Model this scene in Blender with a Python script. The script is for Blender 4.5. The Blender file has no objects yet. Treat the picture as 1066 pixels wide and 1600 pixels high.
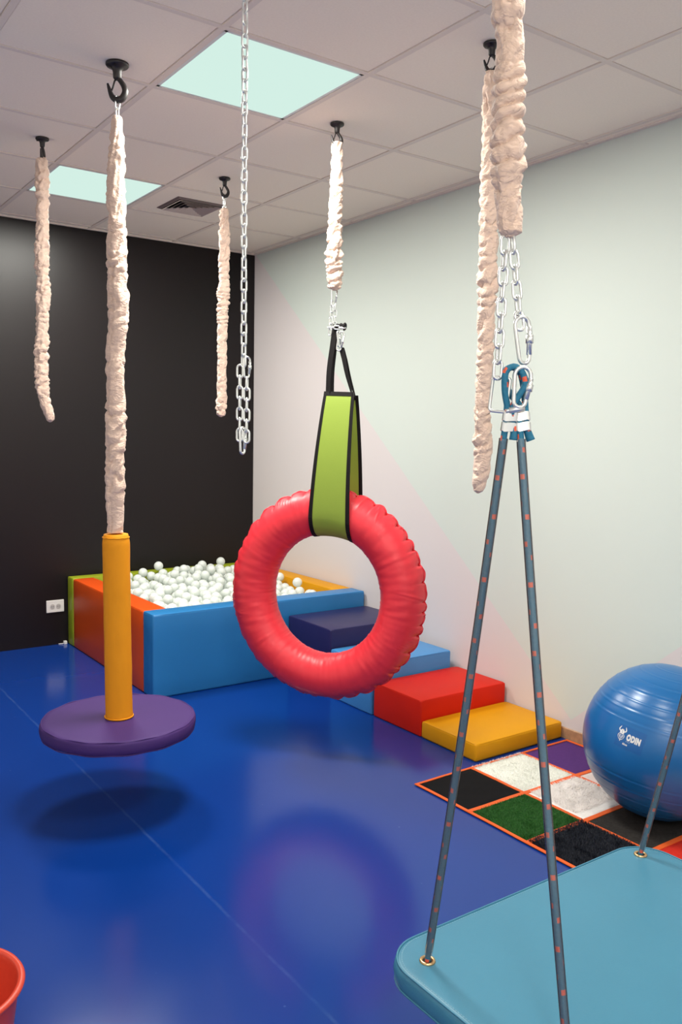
import bpy, bmesh, math, random
from mathutils import Vector, Matrix, noise
random.seed(7)
PI = math.pi
scene = bpy.context.scene
COL = scene.collection

# ------------------------------------------------------------------ camera
CAM = Vector((-1.41913, -2.73526, 1.50843))
YAW, PITCH, ROLL, FPX = 0.61877, -0.091, 0.01705, 1327.26
fw = Vector((math.sin(YAW) * math.cos(PITCH), math.cos(YAW) * math.cos(PITCH), math.sin(PITCH)))
r0 = Vector((math.cos(YAW), -math.sin(YAW), 0))
u0 = r0.cross(fw)
rt = r0 * math.cos(ROLL) + u0 * math.sin(ROLL)
upv = u0 * math.cos(ROLL) - r0 * math.sin(ROLL)
cd = bpy.data.cameras.new('camera')
cam = bpy.data.objects.new('camera', cd)
COL.objects.link(cam)
M3 = Matrix((rt, upv, -fw)).transposed()
cam.matrix_world = Matrix.Translation(CAM) @ M3.to_4x4()
cd.sensor_fit = 'VERTICAL'
cd.sensor_height = 36
cd.lens = FPX * 36 / 1600
cd.clip_start = 0.02
scene.camera = cam

# ------------------------------------------------------------------ world, exposure
w = bpy.data.worlds.new('world')
scene.world = w
w.use_nodes = True
w.node_tree.nodes['Background'].inputs[0].default_value = (0.5, 0.52, 0.55, 1)
w.node_tree.nodes['Background'].inputs[1].default_value = 0.05
vs = scene.view_settings
vs.view_transform = 'Standard'
vs.look = 'None'
vs.exposure = 0.0
vs.gamma = 1.0
vs.use_curve_mapping = False

LAMP_W = 54.0                       # each ceiling panel
LAMP_SPREAD = math.radians(180)
LAMP_COL = (1.0, 0.98, 0.90)

# ------------------------------------------------------------------ room constants
MOD = 0.625
H = 2.89
XW, YB = 1.942, 3.205               # right wall, back wall
XL, YF = -2.1875, -4.40             # left wall, wall behind the camera
RGT = Vector((math.cos(YAW), -math.sin(YAW), 0))     # image right, on the floor plan

# ------------------------------------------------------------------ materials
MATS = {}
def srgb(r, g, b):
    def f(c):
        c /= 255
        return c / 12.92 if c <= 0.04045 else ((c + 0.055) / 1.055) ** 2.4
    return (f(r), f(g), f(b), 1)

def mat(name, col, rough=0.5, metal=0.0, bump=0.0, bscale=200, var=0.0, vscale=8, spec=0.5, sheen=0.0, coat=0.0):
    if name in MATS:
        return MATS[name]
    m = bpy.data.materials.new(name)
    m.use_nodes = True
    nt = m.node_tree
    b = nt.nodes['Principled BSDF']
    b.inputs['Base Color'].default_value = col
    b.inputs['Roughness'].default_value = rough
    b.inputs['Metallic'].default_value = metal
    b.inputs['Specular IOR Level'].default_value = spec
    if sheen:
        b.inputs['Sheen Weight'].default_value = sheen
    if coat:
        b.inputs['Coat Weight'].default_value = coat
        b.inputs['Coat Roughness'].default_value = 0.1
    tc = nt.nodes.new('ShaderNodeTexCoord')
    if bump:
        n = nt.nodes.new('ShaderNodeTexNoise')
        n.inputs['Scale'].default_value = bscale
        n.inputs['Detail'].default_value = 3
        nt.links.new(tc.outputs['Object'], n.inputs['Vector'])
        bp = nt.nodes.new('ShaderNodeBump')
        bp.inputs['Strength'].default_value = bump
        bp.inputs['Distance'].default_value = 0.002
        nt.links.new(n.outputs['Fac'], bp.inputs['Height'])
        nt.links.new(bp.outputs['Normal'], b.inputs['Normal'])
    if var:
        n = nt.nodes.new('ShaderNodeTexNoise')
        n.inputs['Scale'].default_value = vscale
        n.inputs['Detail'].default_value = 4
        nt.links.new(tc.outputs['Object'], n.inputs['Vector'])
        mr = nt.nodes.new('ShaderNodeMapRange')
        mr.inputs['From Min'].default_value = 0.3
        mr.inputs['From Max'].default_value = 0.7
        mr.inputs['To Min'].default_value = 1 - var
        mr.inputs['To Max'].default_value = 1 + var
        nt.links.new(n.outputs['Fac'], mr.inputs['Value'])
        mx = nt.nodes.new('ShaderNodeVectorMath')
        mx.operation = 'SCALE'
        mx.inputs[0].default_value = col[:3]
        nt.links.new(mr.outputs['Result'], mx.inputs['Scale'])
        nt.links.new(mx.outputs['Vector'], b.inputs['Base Color'])
    MATS[name] = m
    return m

def emit(name, col, strength):
    m = bpy.data.materials.new(name)
    m.use_nodes = True
    nt = m.node_tree
    nt.nodes.clear()
    e = nt.nodes.new('ShaderNodeEmission')
    e.inputs[0].default_value = col
    e.inputs[1].default_value = strength
    o = nt.nodes.new('ShaderNodeOutputMaterial')
    nt.links.new(e.outputs[0], o.inputs[0])
    return m

def see_through(name, tint, body, mixclear, rough=0.08):
    """thin clear plastic: transparent mixed with diffuse/translucent body, glossy on top by Fresnel"""
    m = bpy.data.materials.new(name)
    m.use_nodes = True
    nt = m.node_tree
    nt.nodes.clear()
    N = nt.nodes.new
    L = nt.links.new
    tr = N('ShaderNodeBsdfTransparent'); tr.inputs[0].default_value = tint
    df = N('ShaderNodeBsdfDiffuse'); df.inputs[0].default_value = body
    tl = N('ShaderNodeBsdfTranslucent'); tl.inputs[0].default_value = body
    ad = N('ShaderNodeMixShader'); ad.inputs[0].default_value = 0.5
    L(df.outputs[0], ad.inputs[1]); L(tl.outputs[0], ad.inputs[2])
    mx = N('ShaderNodeMixShader'); mx.inputs[0].default_value = mixclear
    L(ad.outputs[0], mx.inputs[1]); L(tr.outputs[0], mx.inputs[2])
    gl = N('ShaderNodeBsdfGlossy'); gl.inputs['Roughness'].default_value = rough
    fr = N('ShaderNodeFresnel'); fr.inputs[0].default_value = 1.45
    m2 = N('ShaderNodeMixShader')
    L(fr.outputs[0], m2.inputs[0]); L(mx.outputs[0], m2.inputs[1]); L(gl.outputs[0], m2.inputs[2])
    o = N('ShaderNodeOutputMaterial')
    L(m2.outputs[0], o.inputs[0])
    return m

CEIL = mat('ceiling_tile', (0.975, 0.87, 0.755, 1), 0.9, bump=0.25, bscale=260, var=0.02, vscale=120, spec=0.1)
TEE = mat('tee_bar', (0.83, 0.73, 0.65, 1), 0.7, spec=0.2)
BLACKW = mat('black_wall_paint', (0.0095, 0.0068, 0.0075, 1), 0.38, bump=0.05, bscale=140, spec=0.3)
WHITE_WALL = mat('plain_wall_paint', (0.93, 0.91, 0.86, 1), 0.8, spec=0.2)
STONE = mat('beige_stone', srgb(178, 138, 104), 0.45, var=0.18, vscale=40)
WHITE_PL = mat('white_plastic', (0.80, 0.76, 0.72, 1), 0.35)
DARK = mat('dark_hollow', (0.01, 0.009, 0.009, 1), 0.8)
IRON = mat('black_iron', (0.016, 0.012, 0.012, 1), 0.42, metal=0.0, bump=0.2, bscale=120)
STEEL = mat('galvanised_steel', (0.82, 0.84, 0.82, 1), 0.30, metal=0.85)
BRASS = mat('brass', (0.72, 0.47, 0.24, 1), 0.28, metal=1.0)
CREAM = mat('cream_sleeve_cloth', (0.74, 0.545, 0.44, 1), 0.75, bump=0.12, bscale=500, sheen=0.25, spec=0.25)
def cream_creases():
    nt = CREAM.node_tree
    N, L = nt.nodes.new, nt.links.new
    b = nt.nodes['Principled BSDF']
    tc = N('ShaderNodeTexCoord')
    mp = N('ShaderNodeMapping'); mp.inputs['Scale'].default_value = (1, 1, 1.5); L(tc.outputs['Object'], mp.inputs[0])
    n = N('ShaderNodeTexNoise'); n.inputs['Scale'].default_value = 34; n.inputs['Detail'].default_value = 3; n.inputs['Distortion'].default_value = 0.8
    L(mp.outputs[0], n.inputs['Vector'])
    d = N('ShaderNodeMath'); d.operation = 'SUBTRACT'; L(n.outputs['Fac'], d.inputs[0]); d.inputs[1].default_value = 0.5
    a = N('ShaderNodeMath'); a.operation = 'ABSOLUTE'; L(d.outputs[0], a.inputs[0])
    p = N('ShaderNodeMath'); p.operation = 'POWER'; L(a.outputs[0], p.inputs[0]); p.inputs[1].default_value = 0.6
    bp = N('ShaderNodeBump'); bp.inputs['Strength'].default_value = 0.55; bp.inputs['Distance'].default_value = 0.011; bp.invert = False
    L(p.outputs[0], bp.inputs['Height'])
    old = b.inputs['Normal'].links[0].from_socket
    L(old, bp.inputs['Normal']); L(bp.outputs[0], b.inputs['Normal'])
cream_creases()
BLACKWEB = mat('black_webbing', (0.007, 0.0055, 0.006, 1), 0.75, bump=0.4, bscale=600, spec=0.2)

def vinyl(name, col, rough=0.42, spec=0.25):
    return mat(name, col, rough, bump=0.18, bscale=420, var=0.03, vscale=5, spec=spec)
V_ORANGE = vinyl('orange_vinyl', (0.75, 0.085, 0.008, 1))
V_GREEN = vinyl('green_vinyl', (0.30, 0.36, 0.018, 1))
V_BLUE = vinyl('mid_blue_vinyl', (0.022, 0.185, 0.45, 1), 0.38, 0.4)
V_YELLOW = vinyl('yellow_vinyl', (0.68, 0.30, 0.003, 1), 0.5, 0.2)
V_NAVY = vinyl('navy_vinyl', (0.015, 0.012, 0.075, 1), 0.4, 0.4)
V_LBLUE = vinyl('light_blue_vinyl', (0.060, 0.27, 0.60, 1), 0.38, 0.45)
V_RED = vinyl('red_vinyl', (0.64, 0.016, 0.003, 1), 0.5, 0.2)
V_PURPLE = vinyl('purple_vinyl', (0.062, 0.026, 0.145, 1), 0.62)
V_TEAL = vinyl('teal_blue_vinyl', (0.052, 0.208, 0.315, 1), 0.36, 0.4)
V_POST = mat('amber_canvas', (0.80, 0.30, 0.008, 1), 0.7, bump=0.25, bscale=380, spec=0.25)
R_PINK = mat('coral_red_film', (0.76, 0.032, 0.048, 1), 0.4, bump=0.1, bscale=40, spec=0.45)
G_CANVAS = mat('lime_canvas', (0.25, 0.345, 0.045, 1), 0.62, bump=0.25, bscale=450, spec=0.3)
BUCKET = mat('red_bucket_plastic', (0.62, 0.055, 0.025, 1), 0.4)
PITBALL = mat('clear_white_plastic', (0.84, 0.90, 0.85, 1), 0.22, spec=0.5)
_pb = PITBALL.node_tree.nodes['Principled BSDF']
_pb.inputs['Subsurface Weight'].default_value = 1.0
_pb.inputs['Subsurface Radius'].default_value = (1, 1, 1)
_pb.inputs['Subsurface Scale'].default_value = 0.03
_nt = PITBALL.node_tree
_tr = _nt.nodes.new('ShaderNodeBsdfTransparent'); _mx = _nt.nodes.new('ShaderNodeMixShader'); _mx.inputs[0].default_value = 0.22
_nt.links.new(_pb.outputs[0], _mx.inputs[1]); _nt.links.new(_tr.outputs[0], _mx.inputs[2])
_nt.links.new(_mx.outputs[0], _nt.nodes['Material Output'].inputs[0])
HOSE = see_through('clear_hose', (0.97, 0.97, 0.97, 1), (0.80, 0.72, 0.68, 1), 0.84)

def make_wall_right_mat():
    m = bpy.data.materials.new('white_wall_with_lilac_zigzag')
    m.use_nodes = True
    nt = m.node_tree
    b = nt.nodes['Principled BSDF']
    b.inputs['Roughness'].default_value = 0.55
    b.inputs['Specular IOR Level'].default_value = 0.25
    N, L = nt.nodes.new, nt.links.new
    g = N('ShaderNodeNewGeometry')
    sx = N('ShaderNodeSeparateXYZ'); L(g.outputs['Position'], sx.inputs[0])
    def line(a, c):             # a*y + c - z  > 0 : below the line
        m1 = N('ShaderNodeMath'); m1.operation = 'MULTIPLY_ADD'
        L(sx.outputs['Y'], m1.inputs[0]); m1.inputs[1].default_value = a; m1.inputs[2].default_value = c
        m2 = N('ShaderNodeMath'); m2.operation = 'SUBTRACT'
        L(m1.outputs[0], m2.inputs[0]); L(sx.outputs['Z'], m2.inputs[1])
        m3 = N('ShaderNodeMath'); m3.operation = 'MULTIPLY'; m3.use_clamp = True
        L(m2.outputs[0], m3.inputs[0]); m3.inputs[1].default_value = 160
        return m3
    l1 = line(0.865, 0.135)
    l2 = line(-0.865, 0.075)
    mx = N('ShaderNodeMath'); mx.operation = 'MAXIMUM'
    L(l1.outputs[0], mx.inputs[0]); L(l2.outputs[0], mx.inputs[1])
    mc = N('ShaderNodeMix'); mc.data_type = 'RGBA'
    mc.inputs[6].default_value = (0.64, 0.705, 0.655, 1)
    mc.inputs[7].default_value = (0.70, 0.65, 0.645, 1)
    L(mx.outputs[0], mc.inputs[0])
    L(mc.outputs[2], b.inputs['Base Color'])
    n = N('ShaderNodeTexNoise'); n.inputs['Scale'].default_value = 90
    bp = N('ShaderNodeBump'); bp.inputs['Strength'].default_value = 0.06; bp.inputs['Distance'].default_value = 0.002
    L(g.outputs['Position'], n.inputs['Vector']); L(n.outputs['Fac'], bp.inputs['Height']); L(bp.outputs[0], b.inputs['Normal'])
    return m

def make_floor_mat():
    m = bpy.data.materials.new('blue_vinyl_floor')
    m.use_nodes = True
    nt = m.node_tree
    b = nt.nodes['Principled BSDF']
    b.inputs['Specular IOR Level'].default_value = 0.38
    N, L = nt.nodes.new, nt.links.new
    g = N('ShaderNodeNewGeometry')
    sx = N('ShaderNodeSeparateXYZ'); L(g.outputs['Position'], sx.inputs[0])
    nz = N('ShaderNodeTexNoise'); nz.inputs['Scale'].default_value = 2.2; nz.inputs['Detail'].default_value = 5
    L(g.outputs['Position'], nz.inputs['Vector'])
    mr = N('ShaderNodeMapRange'); mr.inputs['From Min'].default_value = 0.1; mr.inputs['From Max'].default_value = 0.9
    mr.inputs['To Min'].default_value = 0.14; mr.inputs['To Max'].default_value = 0.22
    L(nz.outputs['Fac'], mr.inputs['Value']); L(mr.outputs[0], b.inputs['Roughness'])
    # welded sheet seam along x = -0.21, scuffed here and there
    d = N('ShaderNodeMath'); d.operation = 'ADD'; L(sx.outputs['X'], d.inputs[0]); d.inputs[1].default_value = 0.212
    nw = N('ShaderNodeTexNoise'); nw.inputs['Scale'].default_value = 9; nw.inputs['Detail'].default_value = 6
    L(g.outputs['Position'], nw.inputs['Vector'])
    dw = N('ShaderNodeMath'); dw.operation = 'MULTIPLY_ADD'; L(nw.outputs['Fac'], dw.inputs[0]); dw.inputs[1].default_value = 0.012
    L(d.outputs[0], dw.inputs[2])
    ab = N('ShaderNodeMath'); ab.operation = 'ABSOLUTE'; L(dw.outputs[0], ab.inputs[0])
    sm = N('ShaderNodeMapRange'); sm.interpolation_type = 'SMOOTHSTEP'
    sm.inputs['From Min'].default_value = 0.001; sm.inputs['From Max'].default_value = 0.009
    sm.inputs['To Min'].default_value = 1; sm.inputs['To Max'].default_value = 0
    L(ab.outputs[0], sm.inputs['Value'])
    n2 = N('ShaderNodeTexNoise'); n2.inputs['Scale'].default_value = 3.2; n2.inputs['Detail'].default_value = 8; n2.inputs['Roughness'].default_value = 0.75
    L(g.outputs['Position'], n2.inputs['Vector'])
    m2 = N('ShaderNodeMapRange'); m2.inputs['From Min'].default_value = 0.42; m2.inputs['From Max'].default_value = 0.72
    m2.inputs['To Min'].default_value = 0.08; m2.inputs['To Max'].default_value = 0.55
    L(n2.outputs['Fac'], m2.inputs['Value'])
    sc = N('ShaderNodeMath'); sc.operation = 'MULTIPLY'; L(sm.outputs[0], sc.inputs[0]); L(m2.outputs[0], sc.inputs[1])
    # faint worn smears
    n3 = N('ShaderNodeTexNoise'); n3.inputs['Scale'].default_value = 1.6; n3.inputs['Detail'].default_value = 7; n3.inputs['Distortion'].default_value = 1.2
    L(g.outputs['Position'], n3.inputs['Vector'])
    m3 = N('ShaderNodeMapRange'); m3.inputs['From Min'].default_value = 0.5; m3.inputs['From Max'].default_value = 0.75
    m3.inputs['To Min'].default_value = 0; m3.inputs['To Max'].default_value = 0.0
    L(n3.outputs['Fac'], m3.inputs['Value'])
    # dust specks
    vo = N('ShaderNodeTexVoronoi'); vo.inputs['Scale'].default_value = 7; L(g.outputs['Position'], vo.inputs['Vector'])
    vm = N('ShaderNodeMapRange'); vm.inputs['From Min'].default_value = 0.018; vm.inputs['From Max'].default_value = 0.03
    vm.inputs['To Min'].default_value = 0.5; vm.inputs['To Max'].default_value = 0
    L(vo.outputs['Distance'], vm.inputs['Value'])
    a1 = N('ShaderNodeMath'); a1.operation = 'ADD'; L(sc.outputs[0], a1.inputs[0]); L(m3.outputs[0], a1.inputs[1])
    a2 = N('ShaderNodeMath'); a2.operation = 'ADD'; a2.use_clamp = True; L(a1.outputs[0], a2.inputs[0]); L(vm.outputs[0], a2.inputs[1])
    mc = N('ShaderNodeMix'); mc.data_type = 'RGBA'
    mc.inputs[6].default_value = (0.003, 0.036, 0.235, 1)
    mc.inputs[7].default_value = (0.06, 0.13, 0.33, 1)
    L(a2.outputs[0], mc.inputs[0]); L(mc.outputs[2], b.inputs['Base Color'])
    nb = N('ShaderNodeTexNoise'); nb.inputs['Scale'].default_value = 3; nb.inputs['Detail'].default_value = 2
    L(g.outputs['Position'], nb.inputs['Vector'])
    bp = N('ShaderNodeBump'); bp.inputs['Strength'].default_value = 0.05; bp.inputs['Distance'].default_value = 0.015
    L(nb.outputs['Fac'], bp.inputs['Height']); L(bp.outputs[0], b.inputs['Normal'])
    return m

def make_rope_mat():
    m = bpy.data.materials.new('blue_rope_with_orange_flecks')
    m.use_nodes = True
    nt = m.node_tree
    b = nt.nodes['Principled BSDF']
    b.inputs['Roughness'].default_value = 0.7
    N, L = nt.nodes.new, nt.links.new
    uv = N('ShaderNodeTexCoord')
    sx = N('ShaderNodeSeparateXYZ'); L(uv.outputs['UV'], sx.inputs[0])   # u around 0..1, v metres along
    def mth(op, a_, b_=None, c_=None):
        n_ = N('ShaderNodeMath'); n_.operation = op
        for i_, v_ in enumerate((a_, b_, c_)):
            if v_ is None: continue
            if isinstance(v_, (int, float)): n_.inputs[i_].default_value = v_
            else: L(v_, n_.inputs[i_])
        return n_.outputs[0]
    rv = mth('MULTIPLY', sx.outputs['Y'], 1 / 0.027)
    row = mth('FLOOR', rv)
    uo = mth('MULTIPLY_ADD', row, 0.382, sx.outputs['X'])
    uc = mth('COMPARE', mth('FRACT', uo), 0.5, 0.125)
    vc = mth('COMPARE', mth('FRACT', rv), 0.5, 0.19)
    fl_ = mth('MULTIPLY', uc, vc)
    mc = N('ShaderNodeMix'); mc.data_type = 'RGBA'
    mc.inputs[6].default_value = (0.012, 0.150, 0.255, 1)
    mc.inputs[7].default_value = (0.75, 0.12, 0.06, 1)
    L(fl_, mc.inputs[0]); L(mc.outputs[2], b.inputs['Base Color'])
    # braid relief
    w1 = N('ShaderNodeMath'); w1.operation = 'MULTIPLY_ADD'; L(sx.outputs['Y'], w1.inputs[0]); w1.inputs[1].default_value = 180
    k = N('ShaderNodeMath'); k.operation = 'MULTIPLY'; L(sx.outputs['X'], k.inputs[0]); k.inputs[1].default_value = 5; L(k.outputs[0], w1.inputs[2])
    si = N('ShaderNodeMath'); si.operation = 'PINGPONG'; L(w1.outputs[0], si.inputs[0]); si.inputs[1].default_value = 1
    bp = N('ShaderNodeBump'); bp.inputs['Strength'].default_value = 0.5; bp.inputs['Distance'].default_value = 0.001
    L(si.outputs[0], bp.inputs['Height']); L(bp.outputs[0], b.inputs['Normal'])
    return m
ROPE = make_rope_mat()

# ------------------------------------------------------------------ object helpers
def link(o, parent=None):
    COL.objects.link(o)
    if parent is not None:
        o.parent = parent
    return o

def tag(o, label=None, cat=None, group=None, kind=None):
    if label: o['label'] = label
    if cat: o['category'] = cat
    if group: o['group'] = group
    if kind: o['kind'] = kind
    return o

def empty(name, loc=(0, 0, 0), label=None, cat=None, group=None, rz=0):
    o = bpy.data.objects.new(name, None)
    o.empty_display_size = 0.05
    o.location = loc
    o.rotation_euler = (0, 0, rz)
    link(o)
    return tag(o, label, cat, group)

def obj(name, me, m=None, parent=None, loc=None, rot=None, smooth=None):
    """me: bmesh or mesh; coordinates are relative to the parent"""
    if isinstance(me, bmesh.types.BMesh):
        bm = me
        me = bpy.data.meshes.new(name)
        bm.normal_update()
        bm.to_mesh(me)
        bm.free()
    o = bpy.data.objects.new(name, me)
    if m is not None and len(me.materials) == 0:
        me.materials.append(m)
    if smooth is not None:
        for p in me.polygons:
            p.use_smooth = smooth
    if loc is not None: o.location = loc
    if rot is not None: o.rotation_euler = rot
    return link(o, parent)

def bm_box(x0, y0, z0, x1, y1, z1, bev=0.0, seg=2):
    bm = bmesh.new()
    bmesh.ops.create_cube(bm, size=1)
    for v in bm.verts:
        v.co = Vector((x0 + (v.co.x + .5) * (x1 - x0), y0 + (v.co.y + .5) * (y1 - y0), z0 + (v.co.z + .5) * (z1 - z0)))
    if bev:
        bmesh.ops.bevel(bm, geom=bm.edges[:], offset=bev, segments=seg, affect='EDGES', profile=0.5)
    return bm

def frames(pts, up0=None):
    """parallel transported frames along a polyline"""
    T = []
    n = len(pts)
    for i in range(n):
        a, b = pts[max(i - 1, 0)], pts[min(i + 1, n - 1)]
        T.append((b - a).normalized())
    up = up0 or (Vector((0, 1, 0)) if abs(T[0].y) < 0.9 else Vector((1, 0, 0)))
    X = (up - T[0] * up.dot(T[0])).normalized()
    out = []
    for t in T:
        X = (X - t * X.dot(t)).normalized()
        out.append((X.copy(), t.cross(X), t))
    return out

def tube_mesh(name, pts, rad, seg=10, closed=False, cap=True, uv=False, up0=None):
    """tube along pts; rad is a number, list or function(i, theta)"""
    pts = [Vector(p) for p in pts]
    n = len(pts)
    fr = frames(pts, up0)
    if closed:
        fr = []
        for i in range(n):
            t = (pts[(i + 1) % n] - pts[i - 1]).normalized()
            fr.append(t)
        nor = up0 or Vector((0, 1, 0))
        f2 = []
        for t in fr:
            X = (nor - t * nor.dot(t)).normalized()
            f2.append((X, t.cross(X), t))
        fr = f2
    V, F, UV = [], [], []
    L = 0.0
    ls = []
    for i in range(n):
        if i: L += (pts[i] - pts[i - 1]).length
        ls.append(L)
        X, Y, t = fr[i]
        for k in range(seg):
            th = 2 * PI * k / seg
            r = rad(i, th) if callable(rad) else (rad[i] if isinstance(rad, (list, tuple)) else rad)
            V.append(pts[i] + (X * math.cos(th) + Y * math.sin(th)) * r)
    m = n if closed else n - 1
    for i in range(m):
        j = (i + 1) % n
        for k in range(seg):
            k2 = (k + 1) % seg
            F.append((i * seg + k, i * seg + k2, j * seg + k2, j * seg + k))
            u0_, u1_ = k / seg, (k + 1) / seg
            UV += [(u0_, ls[i]), (u1_, ls[i]), (u1_, ls[j]), (u0_, ls[j])]
    ncap = 0
    if cap and not closed:
        F.append(tuple(range(seg - 1, -1, -1)))
        F.append(tuple((n - 1) * seg + k for k in range(seg)))
        UV += [(0, 0)] * (2 * seg)
    me = bpy.data.meshes.new(name)
    me.from_pydata([tuple(v) for v in V], [], F)
    if uv:
        l = me.uv_layers.new(name='uv')
        for i, c in enumerate(UV):
            l.data[i].uv = c
    for p in me.polygons:
        p.use_smooth = len(p.vertices) == 4
    me.update()
    return me

def catmull(pts, step):
    """dense Catmull-Rom through points (tuples of any length)"""
    P = [pts[0]] + list(pts) + [pts[-1]]
    out = []
    for i in range(1, len(P) - 2):
        p0, p1, p2, p3 = P[i - 1], P[i], P[i + 1], P[i + 2]
        d = math.dist(p1[:3], p2[:3])
        n = max(2, int(d / step))
        for k in range(n):
            t = k / n
            out.append(tuple(0.5 * ((2 * b) + (-a + c) * t + (2 * a - 5 * b + 4 * c - e) * t * t + (-a + 3 * b - 3 * c + e) * t ** 3)
                             for a, b, c, e in zip(p0, p1, p2, p3)))
    out.append(tuple(pts[-1]))
    return out

def ribbon_mesh(name, pts, wdir, width, thick, off=0.0):
    """flat band along pts; wdir: width direction(s); width number or list"""
    pts = [Vector(p) for p in pts]
    n = len(pts)
    V, F = [], []
    for i, p in enumerate(pts):
        t = (pts[min(i + 1, n - 1)] - pts[max(i - 1, 0)]).normalized()
        wd = (wdir[i] if isinstance(wdir, list) else wdir)
        wd = (wd - t * wd.dot(t)).normalized()
        nn = t.cross(wd)
        hw = (width[i] if isinstance(width, list) else width) / 2
        o = off[i] if isinstance(off, list) else off
        for a, b in ((-1, -1), (1, -1), (1, 1), (-1, 1)):
            V.append(p + wd * (a * hw + o) + nn * (b * thick / 2))
    for i in range(n - 1):
        for k in range(4):
            k2 = (k + 1) % 4
            F.append((i * 4 + k, i * 4 + k2, (i + 1) * 4 + k2, (i + 1) * 4 + k))
    F.append((3, 2, 1, 0))
    F.append(tuple((n - 1) * 4 + k for k in range(4)))
    me = bpy.data.meshes.new(name)
    me.from_pydata([tuple(v) for v in V], [], F)
    bm = bmesh.new(); bm.from_mesh(me); bmesh.ops.recalc_face_normals(bm, faces=bm.faces[:]); bm.to_mesh(me); bm.free()
    return me

# ================================================================== THE ROOM
fl = obj('floor', bm_box(XL - .1, YF - .1, -0.1, XW + .1, YB + .1, 0), make_floor_mat()); tag(fl, kind='structure')
tag(obj('wall_back', bm_box(XL - .1, YB, 0, XW + .1, YB + .1, H + .15), BLACKW), kind='structure')
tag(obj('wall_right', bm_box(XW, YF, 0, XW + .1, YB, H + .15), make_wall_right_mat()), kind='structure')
tag(obj('wall_left', bm_box(XL - .1, YF, 0, XL, YB, H + .15), WHITE_WALL), kind='structure')
tag(obj('wall_front', bm_box(XL - .1, YF - .1, 0, XW + .1, YF, H + .15), WHITE_WALL), kind='structure')
tag(obj('baseboard_right', bm_box(XW - .011, YF, 0, XW, YB, .056, .002, 1), STONE), kind='structure')

ceiling = tag(obj('ceiling', bm_box(XL - .1, YF - .1, H + .10, XW + .1, YB + .1, H + .2), WHITE_WALL), kind='structure')
JX = list(range(-3, 4))            # tee lines at j*MOD in x
KY = list(range(-7, 6))            # tee lines at k*MOD in y
LIGHTS = [(0, 0), (0, 3), (0, -3), (0, -6), (-3, -6)]
LPOW = [1.06, 1.12, 0.38, 0.25, 0.95]
BARW = 0.024
bar_y = None
xe = [XL] + [j * MOD for j in JX] + [XW]
ye = [YF] + [k * MOD for k in KY] + [YB]
tile_cache = {}
def ctile(x0, x1, y0, y1):
    g = BARW / 2 + 0.0006
    a0, a1, b0, b1 = x0 + g, x1 - g, y0 + g, y1 - g
    if a1 - a0 < 0.02 or b1 - b0 < 0.02: return
    key = (round(a1 - a0, 3), round(b1 - b0, 3))
    if key not in tile_cache:
        w_, d_ = (a1 - a0) / 2, (b1 - b0) / 2
        bm = bm_box(-w_, -d_, 0, w_, d_, 0.015, 0.003, 1)
        me = bpy.data.meshes.new('ceiling_tile'); bm.to_mesh(me); bm.free(); me.materials.append(CEIL)
        tile_cache[key] = me
    obj('ceiling_tile', tile_cache[key], None, ceiling, ((a0 + a1) / 2, (b0 + b1) / 2, H + 0.0035 + random.uniform(-.0008, .0012)))
for i in range(len(xe) - 1):
    for k in range(len(ye) - 1):
        jj = JX[i - 1] if 1 <= i < len(xe) - 1 else None
        kk = KY[k - 1] if 1 <= k < len(ye) - 1 else None
        if jj is not None and kk is not None and (jj, kk) in LIGHTS:
            continue
        ctile(xe[i], xe[i + 1], ye[k], ye[k + 1])
for j in JX:      # main runners
    obj('tee_bar', bm_box(j * MOD - BARW / 2, YF, H, j * MOD + BARW / 2, YB, H + .03), TEE, ceiling)
for k in KY:      # cross tees, bay by bay
    for i in range(len(xe) - 1):
        x0 = xe[i] + (BARW / 2 if i else 0)
        x1 = xe[i + 1] - (BARW / 2 if i < len(xe) - 2 else 0)
        obj('cross_tee', bm_box(x0, k * MOD - BARW / 2, H + .0006, x1, k * MOD + BARW / 2, H + .03), TEE, ceiling)
tag(obj('trim_1', bm_box(XW - .022, YF, H - .002, XW, YB, H + .03), TEE), kind='structure')
tag(obj('trim_2', bm_box(XL, YB - .022, H - .002, XW - .022, YB, H + .03), TEE), kind='structure')

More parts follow.
